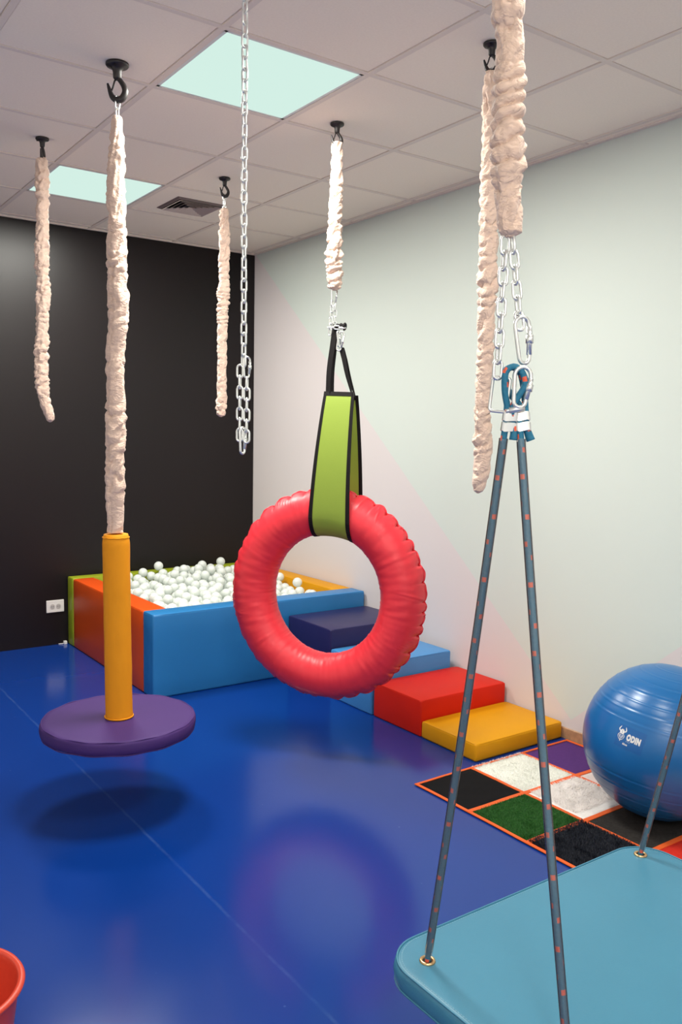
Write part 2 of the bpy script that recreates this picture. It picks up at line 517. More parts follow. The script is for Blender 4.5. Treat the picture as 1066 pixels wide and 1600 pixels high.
# ------------------------------------------------------------------ ceiling light panels
DIFF = emit('light_diffuser', (0.655, 0.87, 0.785, 1), 1.0)
PFRAME = mat('panel_frame', (0.80, 0.82, 0.79, 1), 0.5)
LBL = ['square ceiling light panel nearest the hanging chain, the larger one in view',
       'square ceiling light panel near the black wall, beside the air vent',
       'square ceiling light panel over the teal platform swing',
       'added unseen light panel behind the camera at the far end of the room, for bounce light',  # extra lamp out of view, added to bounce light onto the ceiling
       'added unseen light panel behind the camera near the left wall, for fill light']  # also added out of view, raises ambient light off left and front walls
for (j, k), lb, pw in zip(LIGHTS, LBL, LPOW):
    cx, cy = (j + .5) * MOD, (k + .5) * MOD
    t = empty('light_panel', (cx, cy, H), lb, 'ceiling light', 'square ceiling light panels')
    s = MOD / 2 - BARW / 2 - .001
    bm = bmesh.new()
    for a in range(4):
        R = Matrix.Rotation(a * PI / 2, 4, 'Z')
        b2 = bm_box(-s, -s, 0.0, s, -s + .014, .02)
        b2.transform(R)
        me = bpy.data.meshes.new('x'); b2.to_mesh(me); b2.free(); bm.from_mesh(me); bpy.data.meshes.remove(me)
    bm.transform(Matrix.Translation((0, 0, .0025)))
    obj('frame', bm, PFRAME, t)
    obj('diffuser', bm_box(-s + .0145, -s + .0145, .0015, s - .0145, s - .0145, .012), DIFF, t)
    ld = bpy.data.lights.new('panel_lamp', 'AREA')
    ld.shape = 'SQUARE'; ld.size = 2 * (s - .016)
    ld.energy = LAMP_W * pw; ld.color = LAMP_COL; ld.spread = LAMP_SPREAD
    lo = bpy.data.objects.new('panel_lamp', ld)
    lo.location = (0, 0, -.001)
    link(lo, t)

# ------------------------------------------------------------------ air vent
vent = empty('air_vent', (.925, 2.205, H), 'dark square four-way air vent in the ceiling beside a light panel', 'air vent')
VENTM = mat('vent_grey_metal', (0.50, 0.41, 0.38, 1), 0.45)
vs_ = .158
fb = bmesh.new()
for a in range(4):
    b2 = bmesh.new()
    o_, i_ = vs_, vs_ - .018
    q = [b2.verts.new(c) for c in ((-o_, -o_, 0), (o_, -o_, 0), (i_, -i_, -.008), (-i_, -i_, -.008), (-o_, -o_, .004), (o_, -o_, .004), (i_, -i_, .004), (-i_, -i_, .004))]
    for f in ((0, 3, 2, 1), (0, 1, 5, 4), (2, 3, 7, 6), (4, 5, 6, 7)):
        b2.faces.new([q[x] for x in f])
    b2.transform(Matrix.Rotation(a * PI / 2, 4, 'Z'))
    me = bpy.data.meshes.new('x'); b2.to_mesh(me); b2.free(); fb.from_mesh(me); bpy.data.meshes.remove(me)
obj('frame', fb, mat('vent_frame_metal', (0.16, 0.12, 0.115, 1), 0.4), vent)
obj('backing', bm_box(-.139, -.139, .0005, .139, .139, .0025), DARK, vent)
for ring in range(5):
    o_ = .136 - ring * .027
    i_ = o_ - .020
    b2 = bmesh.new()
    zz = (-.014, -.002)
    q = [b2.verts.new(c) for c in ((-o_, -o_, zz[0]), (o_, -o_, zz[0]), (i_, -i_, zz[1]), (-i_, -i_, zz[1]),
                                   (-o_, -o_, zz[0] + .002), (o_, -o_, zz[0] + .002), (i_, -i_, zz[1] + .002), (-i_, -i_, zz[1] + .002))]
    for f in ((0, 3, 2, 1), (4, 5, 6, 7), (0, 1, 5, 4), (2, 3, 7, 6), (0, 4, 7, 3), (1, 2, 6, 5)):
        b2.faces.new([q[x] for x in f])
    me = bpy.data.meshes.new('louvre'); b2.to_mesh(me); b2.free(); me.materials.append(VENTM)
    for a in range(4):
        obj('louvre', me, None, vent, (0, 0, 0), (0, 0, a * PI / 2))

# ------------------------------------------------------------------ wall socket, cable end
so = empty('wall_socket', (.361, YB, .276), 'white double wall socket on the black wall', 'socket')
obj('plate', bm_box(-.061, -.009, -.043, .061, 0, .043, .003, 2), WHITE_PL, so)
for sx_ in (-.021, .021):
    b2 = bmesh.new()
    bmesh.ops.create_cone(b2, segments=20, radius1=.0165, radius2=.0165, depth=.004, cap_ends=True)
    obj('socket_insert', b2, mat('socket_insert_grey', (.50, .46, .44, 1), .5), so, (sx_, -.0095, 0), (PI / 2, 0, 0))
    for e in (-.006, .006):
        b3 = bmesh.new(); bmesh.ops.create_cone(b3, segments=8, radius1=.0022, radius2=.0022, depth=.002, cap_ends=True)
        obj('pin_hole', b3, DARK, so, (sx_ + e, -.012, 0), (PI / 2, 0, 0))
ce = empty('cable_end', (.425, YB - .014, 0), 'small white plastic cable end on the floor at the green cushion', 'cable')
obj('housing', bm_box(-.011, -.012, 0, .011, .012, .022, .002, 2), WHITE_PL, ce)
obj('cord', tube_mesh('cord', [(-.011, 0, .006), (-.02, .002, .004), (-.034, .006, .0035), (-.044, .009, .0035)], .003, 8), WHITE_PL, ce)

# ================================================================== BALL PIT
def cushion(name, x0, y0, z0, x1, y1, z1, m, label, cat, bev=.012, puff=.003, seam=True):
    """a soft foam block in vinyl: bevelled, subdivided, sides slightly domed, with sewn seams"""
    cx, cy = (x0 + x1) / 2, (y0 + y1) / 2
    t = empty(name, (cx, cy, z0), label, cat)
    X, Y, Z = (x1 - x0) / 2, (y1 - y0) / 2, z1 - z0
    bm = bm_box(-X, -Y, 0, X, Y, Z, bev, 3)
    for ax, ln in ((0, 2 * X), (1, 2 * Y), (2, Z)):
        n = max(1, int(ln / .12))
        for i in range(1, n):
            co = [0, 0, 0]; no = [0, 0, 0]; no[ax] = 1
            co[ax] = (-X if ax == 0 else -Y if ax == 1 else 0) + ln * i / n
            bmesh.ops.bisect_plane(bm, geom=bm.verts[:] + bm.edges[:] + bm.faces[:], plane_co=co, plane_no=no)
    for v in bm.verts:
        fx, fy, fz = v.co.x / X, v.co.y / Y, (v.co.z - Z / 2) / (Z / 2)
        gx, gy, gz = (1 - fx * fx), (1 - fy * fy), (1 - fz * fz)
        wob = noise.noise(v.co * 6 + Vector((cx, cy, 0)) * 3) * .0022
        v.co.x += (puff * gy * gz + wob) * (1 if fx > .9 else -1 if fx < -.9 else 0) * min(1, gy * 8) * 0.8
        v.co.y += (puff * gx * gz + wob) * (1 if fy > .9 else -1 if fy < -.9 else 0) * min(1, gx * 8) * 0.8
        if fz > .9: v.co.z += (puff * .8 * gx * gy + wob) * min(1, gx * gy * 8)
    o = obj('cover', bm, m, t, smooth=True)
    if seam:
        bx = bev * .3
        for zz in (Z - bx, ):
            lp = [(-X + bx, -Y + bx, zz), (X - bx, -Y + bx, zz), (X - bx, Y - bx, zz), (-X + bx, Y - bx, zz)]
            P = []
            for i in range(4):
                a, b = Vector(lp[i]), Vector(lp[(i + 1) % 4])
                n = 12
                for k in range(n): P.append(a.lerp(b, (k + .5) / n))
            obj('seam', tube_mesh('seam', P, .0022, 6, closed=True, up0=Vector((0, 0, 1))), m, t)
    return t

PX0, PX1, PY0, PY1, PH = .446, 1.928, 1.680, 3.193, .482
cushion('pit_wall_cushion', PX0, PY0, 0, PX1, PY0 + .149, PH, V_BLUE, 'long mid-blue padded front wall of the ball pit', 'padded wall')
cushion('pit_wall_cushion', PX0, PY1 - .115, 0, PX1, PY1, PH, V_GREEN, 'green padded back wall of the ball pit against the black wall', 'padded wall')
cushion('pit_wall_cushion', PX0 + .002, PY0 + .151, 0, PX0 + .150, PY1 - .117, PH - .002, V_ORANGE, 'orange padded left wall of the ball pit', 'padded wall')
cushion('pit_wall_cushion', PX1 - .150, PY0 + .151, 0, PX1, PY1 - .117, PH - .002, V_YELLOW, 'yellow padded right wall of the ball pit along the white wall', 'padded wall')
# steps
XS, XR = 1.326, 1.928
cushion('foam_step', XS, .006, 0, XR, .397, .086, V_YELLOW, 'low yellow foam step at the bottom of the stair', 'foam step', .012)
cushion('foam_step', XS, .400, 0, XR, .789, .187, V_RED, 'red foam step second from the bottom', 'foam step', .010)
cushion('foam_step', XS - .006, .802, 0, 1.895, 1.192, .280, V_LBLUE, 'light-blue foam step between the red and navy steps', 'foam step', .010)
cushion('foam_step', XS, 1.201, 0, XR, 1.664, .388, V_NAVY, 'navy foam step at the top of the stair, against the ball pit', 'foam step', .010)

# balls
pit = tag(obj('pit_base_mat', bm_box(PX0 + .155, PY0 + .156, 0, PX1 - .155, PY1 - .122, .05, .008, 2), V_BLUE), 'flat blue mat under the balls inside the ball pit', 'mat')
BR = .0335
bm = bmesh.new(); bmesh.ops.create_icosphere(bm, subdivisions=3, radius=BR)
for f in bm.faces: f.smooth = True
ballme = bpy.data.meshes.new('pit_ball'); bm.to_mesh(ballme); bm.free(); ballme.materials.append(PITBALL)
bx0, bx1, by0, by1 = PX0 + .155 + BR, PX1 - .156 - BR, PY0 + .156 + BR, PY1 - .122 - BR
def heap(x, y):
    z = .440 + .060 * math.exp(-((x - 1.28) / .30) ** 2 - ((y - 2.86) / .28) ** 2)
    z += -.035 * math.exp(-((x - .62) / .22) ** 2 - ((y - 2.9) / .35) ** 2)
    z += -.03 * math.exp(-((x - 1.75) / .2) ** 2 - ((y - 2.0) / .4) ** 2)
    return z
# drop balls one by one on random spots: each settles on the heap or on those already there
rb = random.Random(5)
top, lower = [], []
cell = {}
def near(x, y):
    i, j = int(x / .07), int(y / .07)
    for di in (-1, 0, 1):
        for dj in (-1, 0, 1):
            yield from cell.get((i + di, j + dj), ())
def settle(x, y):
    z = heap(x, y) - BR * 1.2
    for (a_, b_, c_) in near(x, y):
        d2 = (a_ - x) ** 2 + (b_ - y) ** 2
        if d2 < (1.97 * BR) ** 2: z = max(z, c_ + math.sqrt((1.97 * BR) ** 2 - d2))
    return z
miss = 0
while len(top) < 420 and miss < 9000:
    best = None
    for _ in range(14):
        x, y = rb.uniform(bx0, bx1), rb.uniform(by0, by1)
        z = settle(x, y)
        if best is None or z - heap(x, y) < best[2] - heap(best[0], best[1]): best = (x, y, z)
    x, y, z = best
    if z > heap(x, y) + BR * .55:
        miss += 200; continue
    top.append(best); cell.setdefault((int(x / .07), int(y / .07)), []).append(best)
for (x, y) in ((1.36, 2.93), (1.20, 2.90), (1.46, 2.99), (1.06, 3.03), (.94, 3.03), (.83, 3.03), (1.56, 3.02), (1.72, 2.42), (1.70, 2.15)):
    x = min(x, bx1); y = min(y, by1)
    z = settle(x, y)
    top.append((x, y, z)); cell.setdefault((int(x / .07), int(y / .07)), []).append((x, y, z))
for i_ in range(16):
    for j_ in range(17):
        x = bx0 + (bx1 - bx0) * (i_ + .5 * (j_ % 2)) / 16; y = by0 + (by1 - by0) * j_ / 16
        lower.append((x, y, heap(x, y) - BR * 3.4))
top.sort(key=lambda p: -p[2] - .05 * p[1])
for (x, y, z) in top[:300]:
    o = obj('pit_ball', ballme, None, None, (x, y, z))
    tag(o, 'clear white plastic ball heaped in the ball pit', 'ball', 'clear white balls filling the ball pit')
bm = bmesh.new()
def add_ball(bm, x, y, z):
    r = bmesh.ops.create_icosphere(bm, subdivisions=2, radius=BR)
    bmesh.ops.translate(bm, verts=r['verts'], vec=(x, y, z))
for p in top[300:]: add_ball(bm, *p)
for (x, y, z) in lower:
    if x < bx1 and y < by1: add_ball(bm, x, y, z)
for f in bm.faces: f.smooth = True
tag(obj('lower_pit_balls', bm, mat('milky_plastic', (.92, .94, .91, 1), .35)), 'deeper layer of white plastic balls below the heap in the ball pit', 'balls', None, 'stuff')

# ================================================================== HARDWARE
def stadium(pitch, wid, d, seg=8, narc=6):
    """closed link, long axis z, in the xz plane; inner length = pitch + d"""
    r = (wid - d) / 2
    hl = (pitch + d) / 2 + d / 2 - r - d / 2 + d / 2
    hl = max((pitch + 2 * d - d) / 2 - r, .0005)
    P = []
    for i in range(narc + 1):
        a = PI * i / narc
        P.append((r * math.cos(a), 0, hl + r * math.sin(a)))
    for i in range(narc + 1):
        a = PI + PI * i / narc
        P.append((r * math.cos(a), 0, -hl + r * math.sin(a)))
    return tube_mesh('chain_link', P, d / 2, seg, closed=True, up0=Vector((0, 1, 0)))

LINKS = {}
def link_mesh(pitch=.031, wid=.0235, d=.0066):
    k = (pitch, wid, d)
    if k not in LINKS:
        me = stadium(pitch, wid, d)
        me.materials.append(STEEL)
        LINKS[k] = me
    return LINKS[k]

def chain(parent, a, b, n=None, pitch=.031, wid=.0235, d=.0066, ph=0.0, name='chain_link', jit=.12):
    """links from point a to point b (local to parent); first link is centred at a"""
    a, b = Vector(a), Vector(b)
    L = (b - a).length
    if n is None: n = max(1, round(L / pitch) + 1)
    dirv = (b - a).normalized()
    q = Vector((0, 0, -1)).rotation_difference(dirv)
    for i in range(n):
        p = a + dirv * pitch * i
        o = bpy.data.objects.new(name, link_mesh(pitch, wid, d))
        o.location = p
        o.rotation_mode = 'QUATERNION'
        rz = Matrix.Rotation(ph + (i % 2) * PI / 2 + random.uniform(-jit, jit), 4, 'Z').to_quaternion()
        o.rotation_quaternion = q @ rz
        link(o, parent)
    return a + dirv * pitch * (n - 1)

def carabiner(parent, top, length, wid, d, rz, tilt=0.0, name='carabiner', square=False):
    """pear-shaped snap hook: bent-wire body with a gate as its sub-part; hangs from top"""
    hl = length / 2
    w0, w1 = wid / 2 * (.72 if not square else 1), wid / 2
    P = []
    n = 8
    for i in range(n + 1):
        a = PI * i / n
        P.append((w1 * math.cos(a), 0, hl - w1 + w1 * math.sin(a)))
    for i in range(n + 1):
        a = PI + PI * i / n
        P.append((w0 * math.cos(a), 0, -hl + w0 + w0 * math.sin(a)))
    P = [Vector(p) - Vector((0, 0, hl)) for p in P]
    me = tube_mesh(name, P, d / 2, 10, closed=True, up0=Vector((0, 1, 0)))
    o = obj(name, me, STEEL, parent, top)
    o.rotation_euler = (0, tilt, rz)
    g = tube_mesh('gate', [(w1, 0, -w1 * 1.2), (w1, 0, -length * .42), (w0, 0, -length + w0 * 1.4)], d * .66, 10)
    obj('gate', g, STEEL, o)
    g2 = tube_mesh('gate_nut', [(w1, 0, -length * .40), (w1 - (w1 - w0) * .4, 0, -length * .58)], d * .92, 6)
    obj('gate_nut', g2, STEEL, o)
    return o

def ceiling_hook(x, y, rz, label, k=.72):
    t = empty('ceiling_hook', (x, y, H), label, 'hook', 'black ceiling hooks', rz)
    t.scale = (k, k, k)
    bm = bmesh.new()
    prof = [(.043, 0.003), (.0435, -.004), (.040, -.009), (.026, -.014), (.0195, -.019), (.0165, -.030), (.0155, -.050), (.011, -.056)]
    seg = 28
    rings = [[bm.verts.new((r * math.cos(2 * PI * k / seg), r * math.sin(2 * PI * k / seg), z)) for k in range(seg)] for r, z in prof]
    for a, b in zip(rings, rings[1:]):
        for k in range(seg): bm.faces.new((a[k], b[k], b[(k + 1) % seg], a[(k + 1) % seg]))
    bm.faces.new(rings[0]); bm.faces.new(list(reversed(rings[-1])))
    bmesh.ops.recalc_face_normals(bm, faces=bm.faces[:])
    obj('flange', bm, IRON, t, smooth=True)
    path = catmull([(0, 0, -.048, .0090), (.010, 0, -.058, .0092), (.025, 0, -.080, .0105), (.029, 0, -.102, .0120), (.018, 0, -.124, .0130),
                    (-.001, 0, -.130, .0125), (-.018, 0, -.120, .0110), (-.027, 0, -.102, .0085), (-.0335, 0, -.082, .0060), (-.037, 0, -.070, .0040)], .004)
    rr = [p[3] for p in path]
    obj('hook', tube_mesh('hook', [p[:3] for p in path], rr, 12), IRON, t)
    obj('latch', tube_mesh('latch', [(-.003, 0, -.054), (-.010, 0, -.060), (-.017, 0, -.084), (-.0235, 0, -.098)], .0036, 8), IRON, t)
    for sgn in (-1, 1):
        b2 = bmesh.new(); bmesh.ops.create_cone(b2, segments=6, radius1=.005, radius2=.004, depth=.004, cap_ends=True)
        obj('screw', b2, IRON, t, (0, sgn * .034, -.0125))
    return t

HX0, HX1 = -.176, .822
HK = dict(A=(-.170, 1.532), B=(-.186, .508), C=(.814, 1.551), D=(.829, .502), E=(.813, -.472), F=(-.176, -.470), G=(-.172, -1.475), G2=(.822, -1.475))
ceiling_hook(*HK['A'], 1.0, 'black ceiling hook holding the far-left cream sleeve')
ceiling_hook(*HK['B'], -YAW, 'large black ceiling hook with open latch above the disc swing', 1.0)
ceiling_hook(*HK['C'], -YAW + .5, 'small black ceiling hook beside the air vent')
ceiling_hook(*HK['D'], -YAW + .35, 'black ceiling hook above the red ring swing')
ceiling_hook(*HK['E'], -YAW - .35, 'black ceiling hook behind the thick near sleeve, by the white wall')
ceiling_hook(*HK['F'], -YAW, 'black ceiling hook carrying the bare steel chain')
ceiling_hook(*HK['G'], -YAW, 'black ceiling hook carrying the thick near sleeve')
ceiling_hook(*HK['G2'], -YAW, 'black ceiling hook for the right bridle of the platform swing')

# ------------------------------------------------------------------ cream fabric sleeves
def sleeve(name, hk, nodes, seed, label, lam=.034, amp=.20, tilt=.5, links=2, linkph=0.0, seg=40, scr=None, step=.0032, low=.12, phase_rt=None, end_tip=True, sharp=1.0, seam=None, name_big=False):
    """nodes: (z, offset to image right, radius). Gathered cloth tube hanging below a hook.
    scr: (z_hi, z_lo, wavelength, amp) zone of stacked scrunched folds."""
    hx, hy = hk
    t = empty(name, (hx, hy, H), label, 'rope sleeve', 'cream fabric rope sleeves')
    pts = catmull([(RGT.x * o, RGT.y * o, z - H, r) for z, o, r in nodes], step)
    n = len(pts)
    S = [0.0]
    for i in range(1, n): S.append(S[-1] + math.dist(pts[i][:3], pts[i - 1][:3]))
    sd = Vector((seed * 13.7, seed * 5.1, seed * 9.3))
    Ltot = S[-1]
    def rad(i, th):
        s = S[i]; R = pts[i][3]; z = pts[i][2] + H
        c, sn = math.cos(th), math.sin(th)
        tw = 2.2 * noise.noise(Vector((s * 4, seed, 0)))
        tl = tilt * math.sin(th + tw)
        q = Vector((c * .9, sn * .9, s / lam + tl * 1.4)) + sd
        n1 = noise.noise(q)
        rid = 1 - 2.4 * abs(n1) ** .7                            # sharp cloth ridges
        q2 = Vector((c * 1.4 + 4, sn * 1.4, s / (lam * .42) + tl * 2.2)) + sd
        n2 = 1 - 2.4 * abs(noise.noise(q2)) ** .8
        lo = noise.noise(Vector((c * .5, sn * .5, s / .09)) + sd * 1.7)
        mod = .55 + 1.1 * max(0, noise.noise(Vector((s * 6, seed * 2.2, 3))) + .35)
        ph = s / (lam * .95) + tl * .42 + 1.0 * noise.noise(Vector((s * 9, 8, seed))) + .55 * noise.noise(Vector((c * 1.1, sn * 1.1, s * 17)) + sd)
        fr_ = ph - math.floor(ph)
        lobe = math.sqrt(max(0, 1 - (2 * fr_ - 1) ** 2)) - .72   # gathered bulges with tight valleys between
        vis = .35 + .65 * min(1, max(0, .5 + 1.6 * noise.noise(Vector((c * 1.2, sn * 1.2, s * 12)) + sd * 2)))
        a = amp * mod
        f = 1 + a * .50 * rid * sharp + a * .30 * n2 + low * lo + a * 1.5 * lobe * vis
        if scr and scr[1] - .02 < z < scr[0] + .02:
            k = min(1, max(0, (scr[0] + .02 - z) / .04)) * min(1, max(0, (z - scr[1] + .02) / .04))
            ph = s / scr[2] + .36 * math.sin(th + 3 * noise.noise(Vector((s * 9, 1, seed)))) + .9 * noise.noise(Vector((s * 11, 4, seed))) + .28 * noise.noise(Vector((c, sn, s * 30)) + sd)
            fr_ = ph - math.floor(ph)
            lobe = math.sqrt(max(0, 1 - (2 * fr_ - 1) ** 2))
            f += k * scr[3] * (lobe - .55)
        e = min(1, s / .012 + .45) * (min(1, (Ltot - s) / .014 + .3) if end_tip else 1)
        if seam is not None:
            d_ = math.atan2(math.sin(th - seam - .25 * math.sin(s * 7)), math.cos(th - seam - .25 * math.sin(s * 7)))
            g_ = math.exp(-(d_ / .16) ** 2)
            f += g_ * (-.16 + .09 * math.sin(s / .0062))
            f += .10 * math.exp(-((abs(d_) - .42) / .22) ** 2) * noise.noise(Vector((s / .012, seed, 9 + (1 if d_ > 0 else 0))))
        return R * e * f
    me = tube_mesh('cloth', [p[:3] for p in pts], rad, seg, cap=True)
    obj('cloth', me, CREAM, t)
    z0 = nodes[0][0] - H
    # links between hook and sleeve
    zt = -.122 if name_big else -.088
    nl = links
    if nl:
        pitch = max(.02, (zt - z0 + .022) / nl)
        a = Vector((0, 0, zt - pitch / 2 + .004))
        chain(t, a, (RGT.x * nodes[0][1], RGT.y * nodes[0][1], z0), n=nl, pitch=pitch, wid=.024, d=.0058, ph=linkph, name='steel_link')
    return t

sleeve('rope_sleeve', HK['A'], [(2.795, 0, .021), (2.76, -.002, .0255), (2.45, -.006, .0265), (2.33, -.010, .027), (2.18, -.006, .028), (2.03, -.012, .026), (1.85, -.020, .028), (1.72, -.018, .027), (1.64, -.004, .024), (1.585, .014, .022), (1.545, .020, .016)],
       1, 'cream sleeve hanging far left in front of the black wall', lam=.052, amp=.36, tilt=.55, links=1)
sleeve('rope_sleeve', HK['B'], [(2.705, -.002, .014), (2.66, -.003, .021), (2.55, -.006, .027), (2.42, -.009, .030), (2.27, -.004, .031), (2.12, -.006, .034), (1.95, -.002, .037), (1.80, -.014, .033), (1.55, -.014, .034), (1.35, -.020, .032), (1.18, -.020, .031), (1.105, -.020, .028)],
       2, 'long cream sleeve carrying the yellow post of the disc swing', lam=.085, amp=.27, tilt=1.1, links=2, linkph=.3, low=.16, end_tip=False, seam=-1.9, name_big=True)
sleeve('rope_sleeve', HK['C'], [(2.735, 0, .014), (2.69, 0, .022), (2.50, -.002, .025), (2.40, -.001, .026), (2.25, -.004, .026), (2.15, -.008, .026), (1.95, -.010, .025), (1.75, -.010, .025), (1.65, -.014, .023), (1.595, -.018, .015)],
       3, 'cream sleeve hanging in front of the black wall, beside the steel chain', lam=.055, amp=.36, tilt=.35, links=3, scr=(2.30, 2.10, .024, .30))
sleeve('rope_sleeve', HK['D'], [(2.815, 0, .020), (2.78, 0, .023), (2.62, 0, .026), (2.45, -.002, .027), (2.33, -.006, .029), (2.24, -.002, .030), (2.185, 0, .027), (2.160, 0, .020)],
       4, 'short cream sleeve above the green strap of the ring swing', lam=.050, amp=.38, tilt=.9, links=1, scr=(2.34, 2.17, .034, .42))
sleeve('rope_sleeve', HK['E'], [(2.80, 0, .019), (2.74, .001, .024), (2.55, .005, .028), (2.35, .008, .030), (2.15, .010, .029), (1.95, .011, .027), (1.75, .010, .026), (1.58, .008, .025), (1.48, .014, .030), (1.40, .012, .029), (1.34, .004, .023), (1.30, .000, .014)],
       5, 'long cream sleeve hanging loose in front of the white wall', lam=.055, amp=.36, tilt=.8, links=1)
GT = [(2.74, .004, .018), (2.66, .010, .024), (2.48, .018, .025), (2.40, .022, .0255), (2.345, .026, .0285), (2.285, .032, .022), (2.22, .032, .027), (2.12, .032, .0265), (2.05, .038, .0275), (1.98, .040, .0245), (1.935, .044, .0225), (1.908, .044, .020)]
sleeve('rope_sleeve', HK['G'], GT, 6, 'thick scrunched cream sleeve nearest the camera, above the steel chains of the platform swing', lam=.075, amp=.26, tilt=.55, links=2, seg=64, scr=(2.24, 2.03, .031, .46), step=.0020, low=.18)
sleeve('rope_sleeve', HK['G2'], [(z, -o, r) for z, o, r in GT], 9, 'cream sleeve above the right bridle of the platform swing', lam=.05, amp=.24, tilt=.5, links=2, scr=(2.22, 2.03, .030, .34), seg=32, step=.004)

# ------------------------------------------------------------------ bare steel chain (folded back on itself)
ch = empty('steel_chain', (*HK['F'], H), 'bare galvanised steel chain hanging in front of the black wall, folded up at its end', 'chain')
CP = .0315
def lean(z): return RGT * (.006 + .004 * (H - z))
a = Vector((0, 0, -.128)); 
chain(ch, a, Vector((0, 0, -1.6)) + RGT * .004, n=34, pitch=CP, ph=.2, jit=.25)
zj = -.128 - CP * 33
b_ = Vector((0, 0, zj - CP)) - RGT * .008
chain(ch, b_, b_ + Vector((0, 0, -1)), n=7, pitch=CP, ph=-YAW, jit=.1)
c_ = Vector((0, 0, zj - CP - .036)) + RGT * .013
chain(ch, c_, c_ + Vector((0, 0, -1)), n=6, pitch=CP, ph=-YAW + PI / 2, jit=.1)
carabiner(ch, Vector((0, 0, zj + .012)) + RGT * .012, .062, .022, .006, -YAW + .6, 0)
carabiner(ch, Vector((0, 0, zj - CP * 6.3)) + RGT * .001, .078, .026, .0075, -YAW + 1.0, 0)

# ================================================================== DISC SWING
dc = Vector((HK['B'][0], HK['B'][1], 0)) + RGT * -.010
ds = empty('disc_swing', (dc.x, dc.y, .297), 'round purple disc swing with a yellow padded post', 'swing')
bm = bmesh.new()
seg = 96
prof = [(0, 0), (.20, 0), (.285, .0005), (.302, .003), (.311, .010), (.3135, .028), (.3125, .046), (.309, .0535), (.303, .0575), (.285, .0585), (.20, .0575), (.10, .0560), (.062, .0545), (0, .054)]
rings = []
for r, z in prof:
    if r == 0:
        rings.append([bm.verts.new((0, 0, z))]); continue
    ring = []
    for k in range(seg):
        th = 2 * PI * k / seg
        wv = noise.noise(Vector((math.cos(th) * 3, math.sin(th) * 3, z * 20))) * .0028
        zz = z + (noise.noise(Vector((r * 9 * math.cos(th), r * 9 * math.sin(th), 5))) * .0022 if r > .05 else 0)
        ring.append(bm.verts.new(((r + (wv if r > .28 else 0)) * math.cos(th), (r + (wv if r > .28 else 0)) * math.sin(th), zz)))
    rings.append(ring)
for a, b in zip(rings, rings[1:]):
    if len(a) == 1:
        for k in range(seg): bm.faces.new((a[0], b[k], b[(k + 1) % seg]))
    elif len(b) == 1:
        for k in range(seg): bm.faces.new((a[k], a[(k + 1) % seg], b[0]))
    else:
        for k in range(seg): bm.faces.new((a[k], a[(k + 1) % seg], b[(k + 1) % seg], b[k]))
bmesh.ops.recalc_face_normals(bm, faces=bm.faces[:])
bm.transform(Matrix.Diagonal((.978, .978, 1, 1)))
obj('seat_disc', bm, V_PURPLE, ds, smooth=True)
for zz in (.0555, .004):
    P = [(.2998 * math.cos(2 * PI * k / 96), .2998 * math.sin(2 * PI * k / 96), zz + .0015 * math.sin(k * .9)) for k in range(96)]
    obj('seam', tube_mesh('seam', P, .0026, 6, closed=True, up0=Vector((0, 0, 1))), V_PURPLE, ds)
ptop = RGT * -.008
def prad(i, th):
    s = i / 60
    r = .0535 + .0012 * noise.noise(Vector((math.cos(th) * 2, math.sin(th) * 2, s * 9)))
    if i >= 58: r *= (.98, .93, .88)[i - 58]
    if i < 2: r *= 1.02
    return r
PP = [Vector((0, 0, .055)).lerp(Vector((ptop.x, ptop.y, .802)), i / 60) for i in range(61)]
post = obj('post', tube_mesh('post', PP, prad, 40), V_POST, ds)
obj('top_seam', tube_mesh('top_seam', [(ptop.x + .0515 * math.cos(2 * PI * k / 40), ptop.y + .0515 * math.sin(2 * PI * k / 40), .789 + .001 * math.sin(k * 1.7)) for k in range(40)], .0022, 6, closed=True, up0=Vector((0, 0, 1))), V_POST, post)
obj('base_piping', tube_mesh('base_piping', [(.0555 * math.cos(2 * PI * k / 40), .0555 * math.sin(2 * PI * k / 40), .060) for k in range(40)], .0032, 6, closed=True, up0=Vector((0, 0, 1))), V_POST, post)

# ================================================================== RING SWING
TH = math.radians(17)
DEP = Vector((math.sin(YAW), math.cos(YAW), 0))
Nn = -(RGT * math.sin(TH) + DEP * math.cos(TH))      # ring axis, towards the viewer's left
Tt = RGT * math.cos(TH) - DEP * math.sin(TH)         # ring tangent at the top
RC = Vector((.796, .478, .768))
RM, Rm = .383, .102
RH = .362 / .383                                       # hanging stretches it a little
Zv = Vector((0, 0, 1))
ring = empty('inflatable_ring', RC, 'large coral-red inflatable ring hanging from the green strap', 'ring')
random.seed(11)
pinch = []
a_ = 0.0
while a_ < 2 * PI - .06:
    pinch.append(a_); a_ += random.uniform(.09, .21)
def scallop(a):
    a %= 2 * PI
    for i, p in enumerate(pinch):
        nx = pinch[i + 1] if i + 1 < len(pinch) else 2 * PI
        if p <= a < nx:
            f = (a - p) / (nx - p)
            return (math.sin(PI * f) ** .55) * (.55 + .9 * (nx - p) / .2) * (.7 + .5 * noise.noise(Vector((p * 7, 1, 1)))) - .55
    return 0
crs = [(random.uniform(0, 2 * PI), random.uniform(.006, .010), random.choice((1, -1)), random.uniform(.8, 2.0), random.uniform(-.35, .35), random.uniform(.0030, .0060)) for _ in range(34)] + [(p, random.uniform(.008, .016), sd_, random.uniform(.35, .9), 0, -random.uniform(.003, .007)) for p in pinch for sd_ in (1, -1)]
NM, Nm = 800, 56
V, F = [], []
